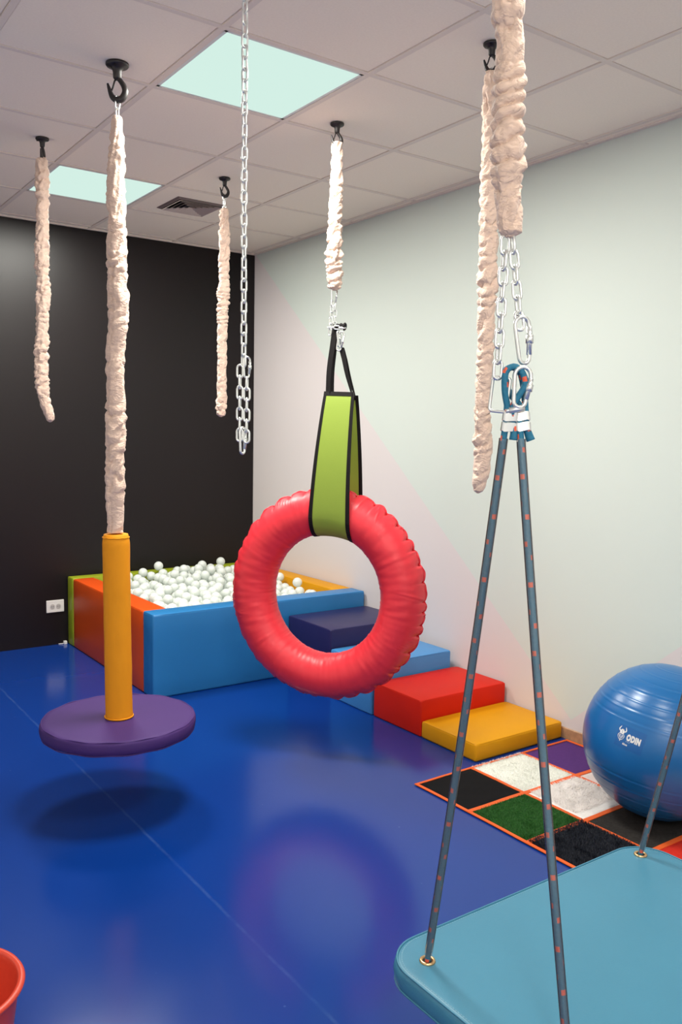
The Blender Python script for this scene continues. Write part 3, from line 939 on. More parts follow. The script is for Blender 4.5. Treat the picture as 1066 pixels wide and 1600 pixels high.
for i in range(NM):
    a = 2 * PI * i / NM
    rad_dir = Tt * math.sin(a) * RH + Zv * math.cos(a)
    rdn = Tt * math.sin(a) + Zv * math.cos(a)
    sc_ = scallop(a)
    rel = [c for c in crs if abs(math.atan2(math.sin(a - c[0]), math.cos(a - c[0]))) < .06 + abs(c[4]) * c[3]]
    for k in range(Nm):
        p = 2 * PI * k / Nm                             # 0 = outer equator
        pp = p if p <= PI else p - 2 * PI
        r = Rm
        r += (.0115 * sc_ + .003) * math.exp(-(pp / .22) ** 2)             # gathered outer seam
        r += .0045 * sc_ * math.exp(-(pp / .55) ** 2)
        r += .0016 * noise.noise(Vector((math.cos(a) * 16, math.sin(a) * 16, pp * 1.3)))
        ip = PI - abs(pp)
        r += .0022 * noise.noise(Vector((math.cos(a) * 30, math.sin(a) * 30, 4))) * math.exp(-(ip / .4) ** 2)
        for (ca, wd, sd, ext, sl, am) in rel:
            if pp * sd < 0 or abs(pp) > ext: continue
            d = math.atan2(math.sin(a - ca - sl * abs(pp)), math.cos(a - ca - sl * abs(pp)))
            if abs(d) < .06:
                r += am * (1 - abs(pp) / ext) * (math.exp(-(d / wd) ** 2) - .6 * math.exp(-((d - 1.7 * wd) / wd) ** 2))
        V.append(tuple(rad_dir * RM + rdn * (r * math.cos(p)) + Nn * (r * math.sin(p))))
for i in range(NM):
    for k in range(Nm):
        i2, k2 = (i + 1) % NM, (k + 1) % Nm
        F.append((i * Nm + k, i2 * Nm + k, i2 * Nm + k2, i * Nm + k2))
me = bpy.data.meshes.new('tube'); me.from_pydata(V, [], F)
bm = bmesh.new(); bm.from_mesh(me); bmesh.ops.recalc_face_normals(bm, faces=bm.faces[:]); bm.to_mesh(me); bm.free()
obj('tube', me, R_PINK, ring, smooth=True)
# crimped welding fin round the outer seam
V, F = [], []
NF = 420
for i in range(NF):
    a = 2 * PI * i / NF
    rd = Tt * math.sin(a) + Zv * math.cos(a)
    sc_ = scallop(a)
    w_ = .004 * math.sin(a * 61 + 2 * sc_)
    r_in = Rm - .004 + .013 * sc_
    r_out = Rm + .0080 + .0165 * sc_
    for (r, o_) in ((r_in, w_ * .3 - .0008), (r_out, w_ - .0008), (r_out, w_ + .0008), (r_in, w_ * .3 + .0008)):
        V.append(tuple((Tt * math.sin(a) * RH + Zv * math.cos(a)) * RM + rd * r + Nn * o_))
for i in range(NF):
    j = (i + 1) % NF
    for k in range(4):
        F.append((i * 4 + k, i * 4 + (k + 1) % 4, j * 4 + (k + 1) % 4, j * 4 + k))
me = bpy.data.meshes.new('seam_fin'); me.from_pydata(V, [], F)
bm = bmesh.new(); bm.from_mesh(me); bmesh.ops.recalc_face_normals(bm, faces=bm.faces[:]); bm.to_mesh(me); bm.free()
obj('seam_fin', me, R_PINK, ring, smooth=True)

# green strap looped under the top of the ring; path in the (Nn, z) plane
strap = empty('strap_sling', (RC.x, RC.y, RC.z + RM - Rm), 'lime-green canvas strap with black edging looped round the red ring', 'strap')
so_ = strap.location
rr_ = Rm + .0070
zc = RM - (RM - Rm)                                     # tube centre height above strap origin = Rm
zc = Rm
ztop = 1.695 - so_.z
path = []
NP = 26
for i in range(NP + 1):                                  # front leg, top to tangent
    f = i / NP
    z = ztop + (zc + .02 - ztop) * f
    nn_ = .030 + (rr_ - .030) * (math.sin(f * PI / 2) ** .85)
    path.append((nn_, z))
for i in range(1, 22):
    a = -PI * i / 22
    path.append((rr_ * math.cos(a), zc + rr_ * math.sin(a)))
for i in range(NP + 1):
    f = 1 - i / NP
    z = ztop - .012 + (zc + .02 - ztop + .012) * f
    nn_ = .026 + (rr_ - .026) * (math.sin(f * PI / 2) ** .85)
    path.append((-nn_, z))
pts3, wid, wdirs = [], [], []
for (nn_, z) in path:
    f = max(0, min(1, (z - zc) / (ztop - zc)))
    pts3.append(Nn * nn_ + Zv * z + Tt * (.038 + .016 * f))
    wid.append(.188 - .048 * f)
    wdirs.append(Tt)
XO = [.038 + .016 * max(0, min(1, (z - zc) / (ztop - zc))) for (_, z) in path]
def drop(x):                                             # the strap sags with the ring's curve
    q = min(.95, abs(x) / (RM * RH))
    return RM * (1 - math.sqrt(1 - q * q))
def strap_strip(name, lo, hi, thick, ncol):
    """band of the strap between width fractions lo..hi (-1..1), following the tube below it"""
    V, F = [], []
    n = len(path)
    for i, (nn_, z) in enumerate(path):
        a_, b_ = path[max(i - 1, 0)], path[min(i + 1, n - 1)]
        tx, tz = b_[0] - a_[0], b_[1] - a_[1]
        l_ = math.hypot(tx, tz); ox, oz = -tz / l_, tx / l_          # outward normal in the (Nn, z) plane
        f = max(0, min(1, (z - zc) / (ztop - zc)))
        for side in (-1, 1):
            for c in range(ncol + 1):
                x = XO[i] + wid[i] / 2 * (lo + (hi - lo) * c / ncol)
                zz = z - drop(x) * (1 - f) ** 1.6 + oz * side * thick / 2
                V.append(tuple(Nn * (nn_ + ox * side * thick / 2) + Zv * zz + Tt * x))
    m_ = ncol + 1
    for i in range(n - 1):
        A, B = i * 2 * m_, (i + 1) * 2 * m_
        for c in range(ncol):
            F.append((A + c, A + c + 1, B + c + 1, B + c))
            F.append((A + m_ + c, B + m_ + c, B + m_ + c + 1, A + m_ + c + 1))
        F.append((A, B, B + m_, A + m_)); F.append((A + ncol, A + m_ + ncol, B + m_ + ncol, B + ncol))
    for A in (0, (n - 1) * 2 * m_):
        for c in range(ncol): F.append((A + c, A + m_ + c, A + m_ + c + 1, A + c + 1))
    me = bpy.data.meshes.new(name); me.from_pydata(V, [], F)
    b2 = bmesh.new(); b2.from_mesh(me); bmesh.ops.recalc_face_normals(b2, faces=b2.faces[:]); b2.to_mesh(me); b2.free()
    return me
obj('canvas', strap_strip('canvas', -.94, .94, .0035, 12), G_CANVAS, strap, smooth=True)
obj('edge_binding', strap_strip('edge_binding', -1.02, -.83, .0064, 2), BLACKWEB, strap)
obj('edge_binding', strap_strip('edge_binding', .83, 1.02, .0064, 2), BLACKWEB, strap)
for e in (0, -1):
    p = pts3[e]
    p2 = pts3[1 if e == 0 else -2]
    d = (p2 - p).normalized()
    obj('top_binding', ribbon_mesh('top_binding', [p - d * .004, p + d * .006, p + d * .016], Tt, wid[e] + .004, .0075), BLACKWEB, strap)
# webbing handles: left pair run to the wrapped bar, right pair to the snap hook
A_L = Vector((0, 0, 1.985 - so_.z)) + Tt * .022
A_R = Vector((0, 0, 1.896 - so_.z)) + Tt * .052
for e, sg in ((0, 1), (-1, -1)):
    p = pts3[e]
    pl = p - Tt * (wid[e] / 2 - .016)
    pr = p + Tt * (wid[e] / 2 - .010)
    q1 = [pl - Zv * .01, pl.lerp(A_L + Nn * .008 * sg, .35) - Tt * .006, pl.lerp(A_L + Nn * .008 * sg, .7) - Tt * .003, A_L + Nn * .008 * sg]
    q2 = [pr - Zv * .01, pr.lerp(A_R + Nn * .006 * sg, .4) - Tt * .004, pr.lerp(A_R + Nn * .006 * sg, .75), A_R + Nn * .006 * sg]
    qq = [Vector(c) for c in catmull([tuple(c) for c in q1], .02)]
    obj('webbing', ribbon_mesh('webbing', qq, [(Tt + Nn * (.5 - .4 * i / len(qq))).normalized() for i in range(len(qq))], .027, .003), BLACKWEB, strap)
    qq = [Vector(c) for c in catmull([tuple(c) for c in q2], .02)]
    obj('webbing', ribbon_mesh('webbing', qq, [(Nn * (.8 - .7 * i / len(qq)) + Tt * (.8 * i / len(qq) + .35)).normalized() for i in range(len(qq))], .022, .003), BLACKWEB, strap)
# rolled webbing knob and the wrap across
kn = Vector((0, 0, 1.990 - so_.z)) + Tt * .018
obj('webbing_roll', tube_mesh('webbing_roll', catmull([tuple(kn - Tt * .006 - Nn * .0), tuple(kn + Tt * .028 + Zv * .004), tuple(kn + Tt * .052 + Zv * .001)], .004), lambda i, th: .0125 + .0022 * math.sin(i * 1.7) + (.004 if i > 10 else 0), 14), BLACKWEB, strap)

# steel hardware between sleeve and strap
hd = empty('steel_hardware', (RC.x, RC.y, 2.165), 'steel snap hooks and short chain joining the sleeve to the green strap', 'chain')
z0 = hd.location.z
hkxy = Vector((HK['D'][0] - RC.x, HK['D'][1] - RC.y, 0))
carabiner(hd, hkxy + Zv * .012, .085, .026, .0065, -YAW + .3, .05)
chain(hd, hkxy - RGT * .010 + Zv * (-.062), hkxy - RGT * .024 + Zv * (-.30), n=6, pitch=.026, wid=.021, d=.0052, ph=.3)
chain(hd, hkxy + RGT * .004 + Zv * (-.082), hkxy + RGT * .004 + Zv * (-.30), n=4, pitch=.026, wid=.021, d=.0052, ph=.9)
q = Tt * .018 + Zv * (1.988 - z0) + Nn * .018
chain(hd, q - Tt * .012, q + Tt * .05 + Zv * -.004, n=3, pitch=.026, wid=.021, d=.0052, ph=.4)
q2 = Tt * .056 + Zv * (1.968 - z0) + Nn * .012
carabiner(hd, q2, .085, .028, .0065, -YAW - .2, .18)
carabiner(hd, q2 - Tt * .016 + Zv * .004, .072, .024, .006, -YAW + .9, -.1)

# ================================================================== PLATFORM SWING
ZP = .300
px0, px1, py0, py1 = -.238, .768, -1.852, -1.250
pcx, pcy = (px0 + px1) / 2, (py0 + py1) / 2
plat = empty('platform_swing', (pcx, pcy, ZP - .058), 'teal-blue padded platform swing with brass eyelets at the lower right', 'swing')
X, Y = (px1 - px0) / 2, (py1 - py0) / 2
def rrect(inset, rad, n=10):
    P = []
    x, y, r = X - inset, Y - inset, max(rad - inset, .01)
    for cx, cy, a0 in ((x - r, y - r, 0), (-x + r, y - r, PI / 2), (-x + r, -y + r, PI), (x - r, -y + r, 3 * PI / 2)):
        for k in range(n + 1):
            a = a0 + PI / 2 * k / n
            P.append((cx + r * math.cos(a), cy + r * math.sin(a)))
    # densify the straight runs
    out = []
    for i in range(len(P)):
        a, b = P[i], P[(i + 1) % len(P)]
        d = math.dist(a, b); m_ = max(1, int(d / .06))
        for k in range(m_): out.append((a[0] + (b[0] - a[0]) * k / m_, a[1] + (b[1] - a[1]) * k / m_))
    return out
bm = bmesh.new()
CR = .105
# (inset, z) profile from bottom edge to the top
prof = [(.020, 0), (.008, .0015), (.0015, .007), (.000, .020), (-.002, .032), (.000, .045), (.002, .0525), (.0055, .0565), (.012, .0580), (.03, .0583), (.07, .0582), (.16, .0580)]
rings = []
base_n = len(rrect(0, CR))
ref = rrect(0, CR)
for ins, z in prof:
    ring_ = []
    for (x, y) in ref:
        # move inward along the distance-field of the rounded rectangle
        sx, sy = x / X, y / Y
        k = 1 - ins / X, 1 - ins / Y
        wob = .0012 * noise.noise(Vector((x * 8, y * 8, z * 30)))
        ring_.append(bm.verts.new((x * k[0] * (1 + wob), y * k[1] * (1 + wob), z)))
    rings.append(ring_)
for a, b in zip(rings, rings[1:]):
    for k in range(base_n):
        k2 = (k + 1) % base_n
        bm.faces.new((a[k], a[k2], b[k2], b[k]))
bm.faces.new(list(reversed(rings[0])))
bm.faces.new(rings[-1])
bmesh.ops.recalc_face_normals(bm, faces=bm.faces[:])
me = bpy.data.meshes.new('pad'); bm.to_mesh(me); bm.free()
for p in me.polygons: p.use_smooth = len(p.vertices) == 4
obj('pad', me, V_TEAL, plat)
for ins, z in ((.0045, .0572), (.0015, .0095)):
    P = [(x * (1 - ins / X), y * (1 - ins / Y), z) for (x, y) in ref]
    obj('piping', tube_mesh('piping', P, .0026, 6, closed=True, up0=Zv), V_TEAL, plat)
# stitching: short pale dashes just inside the top piping
STM = mat('pale_thread', (.30, .50, .60, 1), .7)
sb = bmesh.new()
P = [Vector((x * (1 - .013 / X), y * (1 - .013 / Y), .0582)) for (x, y) in ref]
for i in range(len(P)):
    a, b = P[i], P[(i + 1) % len(P)]
    L_ = (b - a).length; nd = max(1, int(L_ / .007)); d = (b - a) / nd; s = Vector((-d.y, d.x, 0)).normalized() * .0004
    for k in range(nd):
        q0, q1_ = a + d * (k + .2), a + d * (k + .8)
        f = [sb.verts.new(c) for c in (q0 - s, q1_ - s, q1_ + s, q0 + s)]
        t_ = [sb.verts.new(c + Zv * .0006) for c in (q0 - s, q1_ - s, q1_ + s, q0 + s)]
        sb.faces.new(t_)
        for m_ in range(4): sb.faces.new((f[m_], f[(m_ + 1) % 4], t_[(m_ + 1) % 4], t_[m_]))
o = obj('stitching', sb, STM, plat); tag(o, kind='stuff')
GR = [(-.163, -1.346), (-.163, -1.756), (.690, -1.312), (.690, -1.756)]
for gx, gy in GR:
    P = [(gx - pcx + .0150 * math.cos(2 * PI * k / 24), gy - pcy + .0150 * math.sin(2 * PI * k / 24), .0592) for k in range(24)]
    g = obj('eyelet', tube_mesh('eyelet', P, lambda i, th: .0042, 8, closed=True, up0=Zv), BRASS, plat); 
    b2 = bmesh.new(); bmesh.ops.create_cone(b2, segments=20, radius1=.0125, radius2=.0125, depth=.0015, cap_ends=True)
    obj('eyelet_hole', b2, DARK, plat, (gx - pcx, gy - pcy, .0586))

# ---- rope bridles
def bridle(apex, g_far, g_near, label, flip=1):
    t = empty('rope_bridle', apex, label, 'rope', 'rope bridles of the platform swing')
    A = Vector(apex)
    parts = []
    for g, side in ((g_far, -1), (g_near, 1)):
        G = Vector((g[0], g[1], ZP + .004)) - A
        sx = RGT * side
        d0 = -.118                                        # where the clamp ends below the apex loop
        c0 = sx * .0135 * flip + Vector((0, 0, -.085))
        # straight run from clamp to eyelet, bowed very slightly
        c1 = c0 + (G - c0) * .03
        run = [c0]
        for k in range(1, 25):
            f = k / 24
            run.append(c0.lerp(G, f) + sx * .006 * math.sin(PI * f) * -.6)
        run.append(G + Vector((0, 0, -.02)))
        # loop over the snap hook and back to the clamp
        off = DEP * (.008 * side)
        lp = [c0 + RGT * .013 + Vector((0, 0, -.006)), c0 + RGT * .012 + Vector((0, 0, .03)) + off, RGT * (.020) + Vector((0, 0, -.015)) + off, RGT * (.012) + Vector((0, 0, .012)) + off,
              RGT * (-.004) + Vector((0, 0, .021)) + off, RGT * (-.019) + Vector((0, 0, .010)) + off, RGT * (-.020 + .010 * (side > 0)) + Vector((0, 0, -.025)) + off, c0 + Vector((0, 0, .03)) + off * .5]
        pth = catmull([tuple(p) for p in lp], .006) + [tuple(p) for p in run]
        obj('rope', tube_mesh('rope', pth, .0066, 14, uv=True), ROPE, t)
        # flared cut end sticking out under the clamp
        tail = [c0 + RGT * .013 + Vector((0, 0, -.004)), c0 + RGT * .017 + Vector((0, 0, -.022)), c0 + RGT * (.020 + .004 * side) + Vector((0, 0, -.040))]
        tp = catmull([tuple(p) for p in tail], .004)
        obj('rope_tail', tube_mesh('rope_tail', tp, [.0066 + .0028 * i / len(tp) for i in range(len(tp))], 14, uv=True), ROPE, t)
        # pressed metal clamp round both strands
        dirv = (G - c0).normalized()
        clm = empty_part('rope_clamp', t, c0 + RGT * .0065 + Vector((0, 0, -.004)), dirv, t)
        for zz, hh in ((.0115, .0085), (-.0095, .0085)):
            bmc = bmesh.new()
            n_ = 28
            r1, r2 = [], []
            for k in range(n_):
                a = 2 * PI * k / n_
                x = .0155 * math.copysign(abs(math.cos(a)) ** .6, math.cos(a)); y = .0088 * math.copysign(abs(math.sin(a)) ** .6, math.sin(a))
                bump = .35 * hh * math.sin(4 * a) if True else 0
                r1.append(bmc.verts.new((x, y, zz - hh + bump * .5))); r2.append(bmc.verts.new((x, y, zz + hh + bump * .5)))
            for k in range(n_): bmc.faces.new((r1[k], r1[(k + 1) % n_], r2[(k + 1) % n_], r2[k]))
            bmc.faces.new(r2); bmc.faces.new(list(reversed(r1)))
            b_o = obj('clamp_band', bmc, STEEL, t, c0 + RGT * .0065 + Vector((0, 0, -.004)))
            b_o.rotation_mode = 'QUATERNION'
            zax = -dirv; xax = (RGT - zax * RGT.dot(zax)).normalized(); yax = zax.cross(xax)
            b_o.rotation_quaternion = Matrix((xax, yax, zax)).transposed().to_quaternion()
        # clear hose over the straight run
        h0 = next(i for i, p in enumerate(run) if p.z < c0.z - .045)
        hp = run[h0:-1]
        hp[-1] = hp[-1] + (hp[-2] - hp[-1]).normalized() * .012
        top_ = c0.lerp(G, .030) ; 
        obj('clear_hose', tube_mesh('clear_hose', [tuple(top_)] + [tuple(p) for p in hp], .0092, 18, cap=False), HOSE, t)
    return t
def empty_part(*a): return None

APX = Vector((-.141, -1.532, 1.628))
bridle(APX, GR[0], GR[1], 'blue rope bridle with clear hose at the left end of the platform swing')
APX2 = Vector((.800, -1.535, 1.628))
bridle(APX2, GR[2], GR[3], 'blue rope bridle with clear hose running to the far right eyelet of the platform swing')

def swing_hardware(apex, topz, topxy, label):
    t = empty('swing_chain', apex, label, 'chain', 'steel chains of the platform swing')
    tp = Vector((topxy[0] - apex[0], topxy[1] - apex[1], topz - apex[2]))
    # long strand down the left, ends in a square quick link
    l0 = tp + RGT * -.008 + Vector((0, 0, -.012))
    l1 = Vector((0, 0, .012)) + RGT * -.034
    n = 9
    e = chain(t, l0, l1, n=n, pitch=.0315, ph=-YAW + .2, jit=.12)
    # short strand to the right
    r0_ = tp + RGT * .008 + Vector((0, 0, -.010))
    r1_ = Vector((0, 0, .095)) + RGT * .008
    e2 = chain(t, r0_, r1_, n=6, pitch=.0315, ph=-YAW + .2 + PI / 2, jit=.12)
    # rectangular quick link low on the left, holding the rope
    q = e + Vector((0, 0, -.014))
    P = []
    for cx, cz, a0 in ((.011, -.008, 0), (-.011, -.008, PI / 2), (-.011, -.062, PI), (.011, -.062, 3 * PI / 2)):
        for k in range(5):
            a = a0 + PI / 2 * k / 4
            P.append((cx + .007 * math.cos(a), 0, cz + .007 * math.sin(a)))
    ql = obj('quick_link', tube_mesh('quick_link', P, .0034, 10, closed=True, up0=Vector((0, 1, 0))), STEEL, t, q + RGT * .009, (0, .10, -YAW - .5))
    # upper snap hook and lower snap hook with its gate nut
    carabiner(t, e2 + Vector((0, 0, .008)) + RGT * .004, .092, .032, .0085, -YAW + .35, -.12)
    carabiner(t, Vector((0, 0, .020)) + RGT * .016 - DEP * .012, .080, .034, .0085, -YAW + .15, .10)
    obj('shackle_pin', tube_mesh('shackle_pin', [tuple(RGT * -.010 + Vector((0, 0, -.066)) - DEP * .010), tuple(RGT * .020 + Vector((0, 0, -.060)) - DEP * .010)], .0068, 10), STEEL, t)
    obj('shackle_bolt', tube_mesh('shackle_bolt', [tuple(RGT * -.017 + Vector((0, 0, -.0675)) - DEP * .010), tuple(RGT * -.008 + Vector((0, 0, -.0657)) - DEP * .010)], .0045, 6), STEEL, t)
    return t
gt = Vector((HK['G'][0], HK['G'][1], 0)) + RGT * .044
swing_hardware(APX, 1.905, (gt.x, gt.y), 'pair of steel chains and snap hooks under the thick near sleeve')
gt2 = Vector((HK['G2'][0], HK['G2'][1], 0)) - RGT * .044
swing_hardware(APX2, 1.905, (gt2.x, gt2.y), 'steel chains and snap hooks above the right bridle of the platform swing')

# ================================================================== EXERCISE BALL
BC = Vector((1.555, -.797, .311))
BRAD = .304
eb = empty('exercise_ball', (BC.x, BC.y, 0), 'large shiny blue exercise ball with white lettering by the white wall', 'ball')
tiltM = Matrix.Rotation(math.radians(9), 4, DEP)
GROOVES = [-58, -46, -35, -24, 24, 31, 38, 45, 52, 60, 68]
GROOVES = [-64, -52, -41, -31, -22, 20, 28, 36, 44, 53, 63, 74]
bm = bmesh.new()
seg, nr = 128, 220
rings = []
for i in range(1, nr):
    la = -90 + 180 * i / nr
    dr = 0
    for g in GROOVES:
        x = la - g
        dr += .0012 * math.exp(-(x / .6) ** 2) - .0010 * math.exp(-((x - 1.2) / .6) ** 2)
    r = BRAD + dr
    l = math.radians(la)
    rings.append([bm.verts.new((r * math.cos(l) * math.cos(2 * PI * k / seg), r * math.cos(l) * math.sin(2 * PI * k / seg), r * math.sin(l))) for k in range(seg)])
b_, t_ = bm.verts.new((0, 0, -BRAD)), bm.verts.new((0, 0, BRAD))
for a, b in zip(rings, rings[1:]):
    for k in range(seg): bm.faces.new((a[k], a[(k + 1) % seg], b[(k + 1) % seg], b[k]))
for k in range(seg):
    bm.faces.new((b_, rings[0][(k + 1) % seg], rings[0][k])); bm.faces.new((t_, rings[-1][k], rings[-1][(k + 1) % seg]))
bm.transform(tiltM)
for v in bm.verts:                                      # flattened foot
    if v.co.z < -BC.z + .0005: v.co.z = -BC.z + .0005
bmesh.ops.recalc_face_normals(bm, faces=bm.faces[:])
BALLM = mat('blue_ball_rubber', (0.007, 0.125, 0.36, 1), 0.28, spec=0.6)
obj('ball_skin', bm, BALLM, eb, (0, 0, BC.z), smooth=True)
# printed mark, wrapped on the skin
INK = mat('white_ink', (.78, .78, .76, 1), .5)
cdir = Vector((-.285, -.047, .081)).normalized()         # centre of the print
xr = Vector((0, 0, 1)).cross(cdir).normalized()
pxv = (xr * math.cos(.16) - cdir.cross(xr) * math.sin(.16)).normalized()   # print runs slightly downhill to the right
pyv = cdir.cross(pxv)
def wrap(bm, name, parent, m=INK, lift=.0012):
    bmesh.ops.triangulate(bm, faces=bm.faces[:])
    bmesh.ops.subdivide_edges(bm, edges=[e for e in bm.edges if e.calc_length() > .02], cuts=1)
    for v in bm.verts:
        d = (cdir * BRAD + pxv * v.co.x + pyv * v.co.y).normalized()
        v.co = d * (BRAD + lift)
    bmesh.ops.recalc_face_normals(bm, faces=bm.faces[:])
    return obj(name, bm, m, parent, (0, 0, BC.z))
def text_bm(s, size, x, y, sx=1.0, fat=0.0, space=1.0):
    c = bpy.data.curves.new('t', 'FONT'); c.body = s; c.size = size; c.offset = fat; c.space_character = space
    c.align_x = 'LEFT'; c.align_y = 'CENTER'; c.resolution_u = 3
    o = bpy.data.objects.new('t', c); COL.objects.link(o)
    dg = bpy.context.evaluated_depsgraph_get(); dg.update()
    me = bpy.data.meshes.new_from_object(o.evaluated_get(dg))
    bm = bmesh.new(); bm.from_mesh(me)
    bpy.data.objects.remove(o); bpy.data.curves.remove(c); bpy.data.meshes.remove(me)
    for v in bm.verts: v.co = Vector((v.co.x * sx + x, v.co.y + y, 0))
    return bm
PRINTBG = mat('print_patch_blue', (0.006, 0.105, 0.335, 1), 0.3, spec=0.6)
b2 = bmesh.new(); bmesh.ops.create_grid(b2, x_segments=10, y_segments=8, size=.5)
for v in b2.verts: v.co = Vector((v.co.x * .112 + .008, v.co.y * .084 - .002, 0))
wrap(b2, 'print_patch', eb, PRINTBG, .0006)
wrap(text_bm('ODIN', .031, -.0045, .0005, .62, .0024, 1.16), 'print_lettering', eb)
wrap(text_bm('65cm', .0095, -.014, -.0275, .95, .0004), 'print_size', eb)
b2 = bmesh.new()
for k in range(3):
    r = bmesh.ops.create_grid(b2, x_segments=1, y_segments=1, size=.5)
    for v in r['verts']: v.co = Vector((v.co.x * .0018 - .002 + k * .006, v.co.y * .0024 - .0150, 0))
wrap(b2, 'print_dots', eb)
# horned helmet with beard emblem
eb2 = bmesh.new()
def poly(pts, ox=-.028, oy=.003, s=1.0):
    eb2.faces.new([eb2.verts.new((ox + x * s, oy + y * s, 0)) for x, y in pts])
def horn(sg):
    L_ = [(.0085, .010), (.0150, .013), (.0170, .019), (.0135, .026), (.0100, .031)]
    R_ = [(.0085, .014), (.0118, .0165), (.0125, .020), (.0105, .0245), (.0092, .0295)]
    for (a, b, c, d) in zip(L_, L_[1:], R_[1:], R_): poly([(sg * p[0], p[1]) for p in (a, b, c, d)])
horn(1); horn(-1)
dome = [(.0095 * math.cos(a), .0075 + .0135 * math.sin(a)) for a in [PI * k / 10 for k in range(11)]]
poly([(x, y) for x, y in dome if x >= .0006] + [(.0006, .021), (.0006, .0015), (.0055, .0015)])
poly([(x, y) for x, y in dome if x <= -.0006][::1] + [(-.0055, .0015), (-.0006, .0015), (-.0006, .021)])
for sg in (1, -1):                                       # face guard and braided beard as separate strokes
    for st in ([(.0080, .004), (.0145, -.004), (.0135, -.006), (.0070, .0015)],
               [(.0145, -.005), (.0125, -.0125), (.0108, -.0120), (.0125, -.0055)],
               [(.0118, -.0135), (.0040, -.0215), (.0028, -.0200), (.0102, -.0130)],
               [(.0020, .000), (.0095, -.0060), (.0085, -.0080), (.0018, -.003)],
               [(.0016, -.0055), (.0080, -.0100), (.0068, -.0120), (.0012, -.0080)],
               [(.0010, -.0100), (.0050, -.0135), (.0038, -.0155), (.0006, -.0130)]):
        poly([(sg * x, y) for x, y in st])
poly([(-.0022, -.0165), (.0022, -.0165), (.0014, -.0245), (0, -.027), (-.0014, -.0245)])
wrap(eb2, 'print_emblem', eb)
b2 = bmesh.new(); bmesh.ops.create_cone(b2, segments=16, radius1=.009, radius2=.008, depth=.006, cap_ends=True)
pl = obj('valve_plug', b2, INK, eb, Vector((.28, .10, BC.z + .02)))
pl.rotation_euler = (0, PI / 2, .34)

# ================================================================== SENSORY MAT
mt = empty('sensory_mat', (1.425, -.85, 0), 'patchwork sensory mat of square textures edged in orange', 'mat')
TRIM = mat('orange_binding', (.78, .115, .015, 1), .7, bump=.3, bscale=500)
MX = [.929, 1.254, 1.590, 1.912]
MY = [-.038, -.360, -.672, -.972, -1.285, -1.60]
def furry(name, col, n_, hgt, seedv, m, x0, x1, y0, y1, wid=.0012, droop=.6, parent=None):
    """short blades standing on a patch, one mesh"""
    rnd = random.Random(seedv)
    V, F = [], []
    for _ in range(n_):
        x, y = rnd.uniform(x0, x1), rnd.uniform(y0, y1)
        a = rnd.uniform(0, 2 * PI); h = hgt * rnd.uniform(.6, 1.2); l = droop * h * rnd.uniform(.3, 1)
        cl = noise.noise(Vector((x * 22, y * 22, seedv))) * 3
        dx, dy = math.cos(a * .35 + cl) * l, math.sin(a * .35 + cl) * l
        wx, wy = -math.sin(a) * wid, math.cos(a) * wid
        i = len(V)
        V += [(x - wx, y - wy, .004), (x + wx, y + wy, .004), (x + dx * .5 + wx * .7, y + dy * .5 + wy * .7, .004 + h * .65), (x + dx * .5 - wx * .7, y + dy * .5 - wy * .7, .004 + h * .65), (x + dx, y + dy, .004 + h)]
        F += [(i, i + 1, i + 2, i + 3), (i + 3, i + 2, i + 4)]
    me = bpy.data.meshes.new(name); me.from_pydata(V, [], F)
    o = obj(name, me, m, parent)
    tag(o, kind='stuff')
    return o
PATCH = {  # (col,row): (material, name, kind)
    (0, 0): ('black_cloth', (.006, .006, .007, 1), 'flat'), (1, 0): ('white_fleece', (.82, .82, .76, 1), 'short'), (2, 0): ('purple_felt', (.085, .030, .155, 1), 'flat'),
    (0, 1): ('green_turf', (.022, .085, .016, 1), 'turf'), (1, 1): ('white_fur', (.84, .80, .77, 1), 'fur'), (2, 1): ('white_cloth', (.70, .60, .57, 1), 'flat'),
    (0, 2): ('dark_plush', (.006, .008, .016, 1), 'plush'), (1, 2): ('charcoal_carpet', (.030, .027, .025, 1), 'flat'), (2, 2): ('blue_felt', (.012, .05, .20, 1), 'flat'),
    (0, 3): ('orange_felt', (.65, .12, .02, 1), 'flat'), (1, 3): ('red_felt', (.62, .030, .018, 1), 'flat'), (2, 3): ('green_felt', (.05, .25, .05, 1), 'flat'),
    (0, 4): ('yellow_felt', (.7, .42, .03, 1), 'flat'), (1, 4): ('grey_felt', (.25, .25, .25, 1), 'flat'), (2, 4): ('navy_felt', (.015, .02, .10, 1), 'flat')}
O = mt.location
def wavy(x, y): return .0022 + .0020 * max(0, noise.noise(Vector((x * 5, y * 5, 3))) + .25)
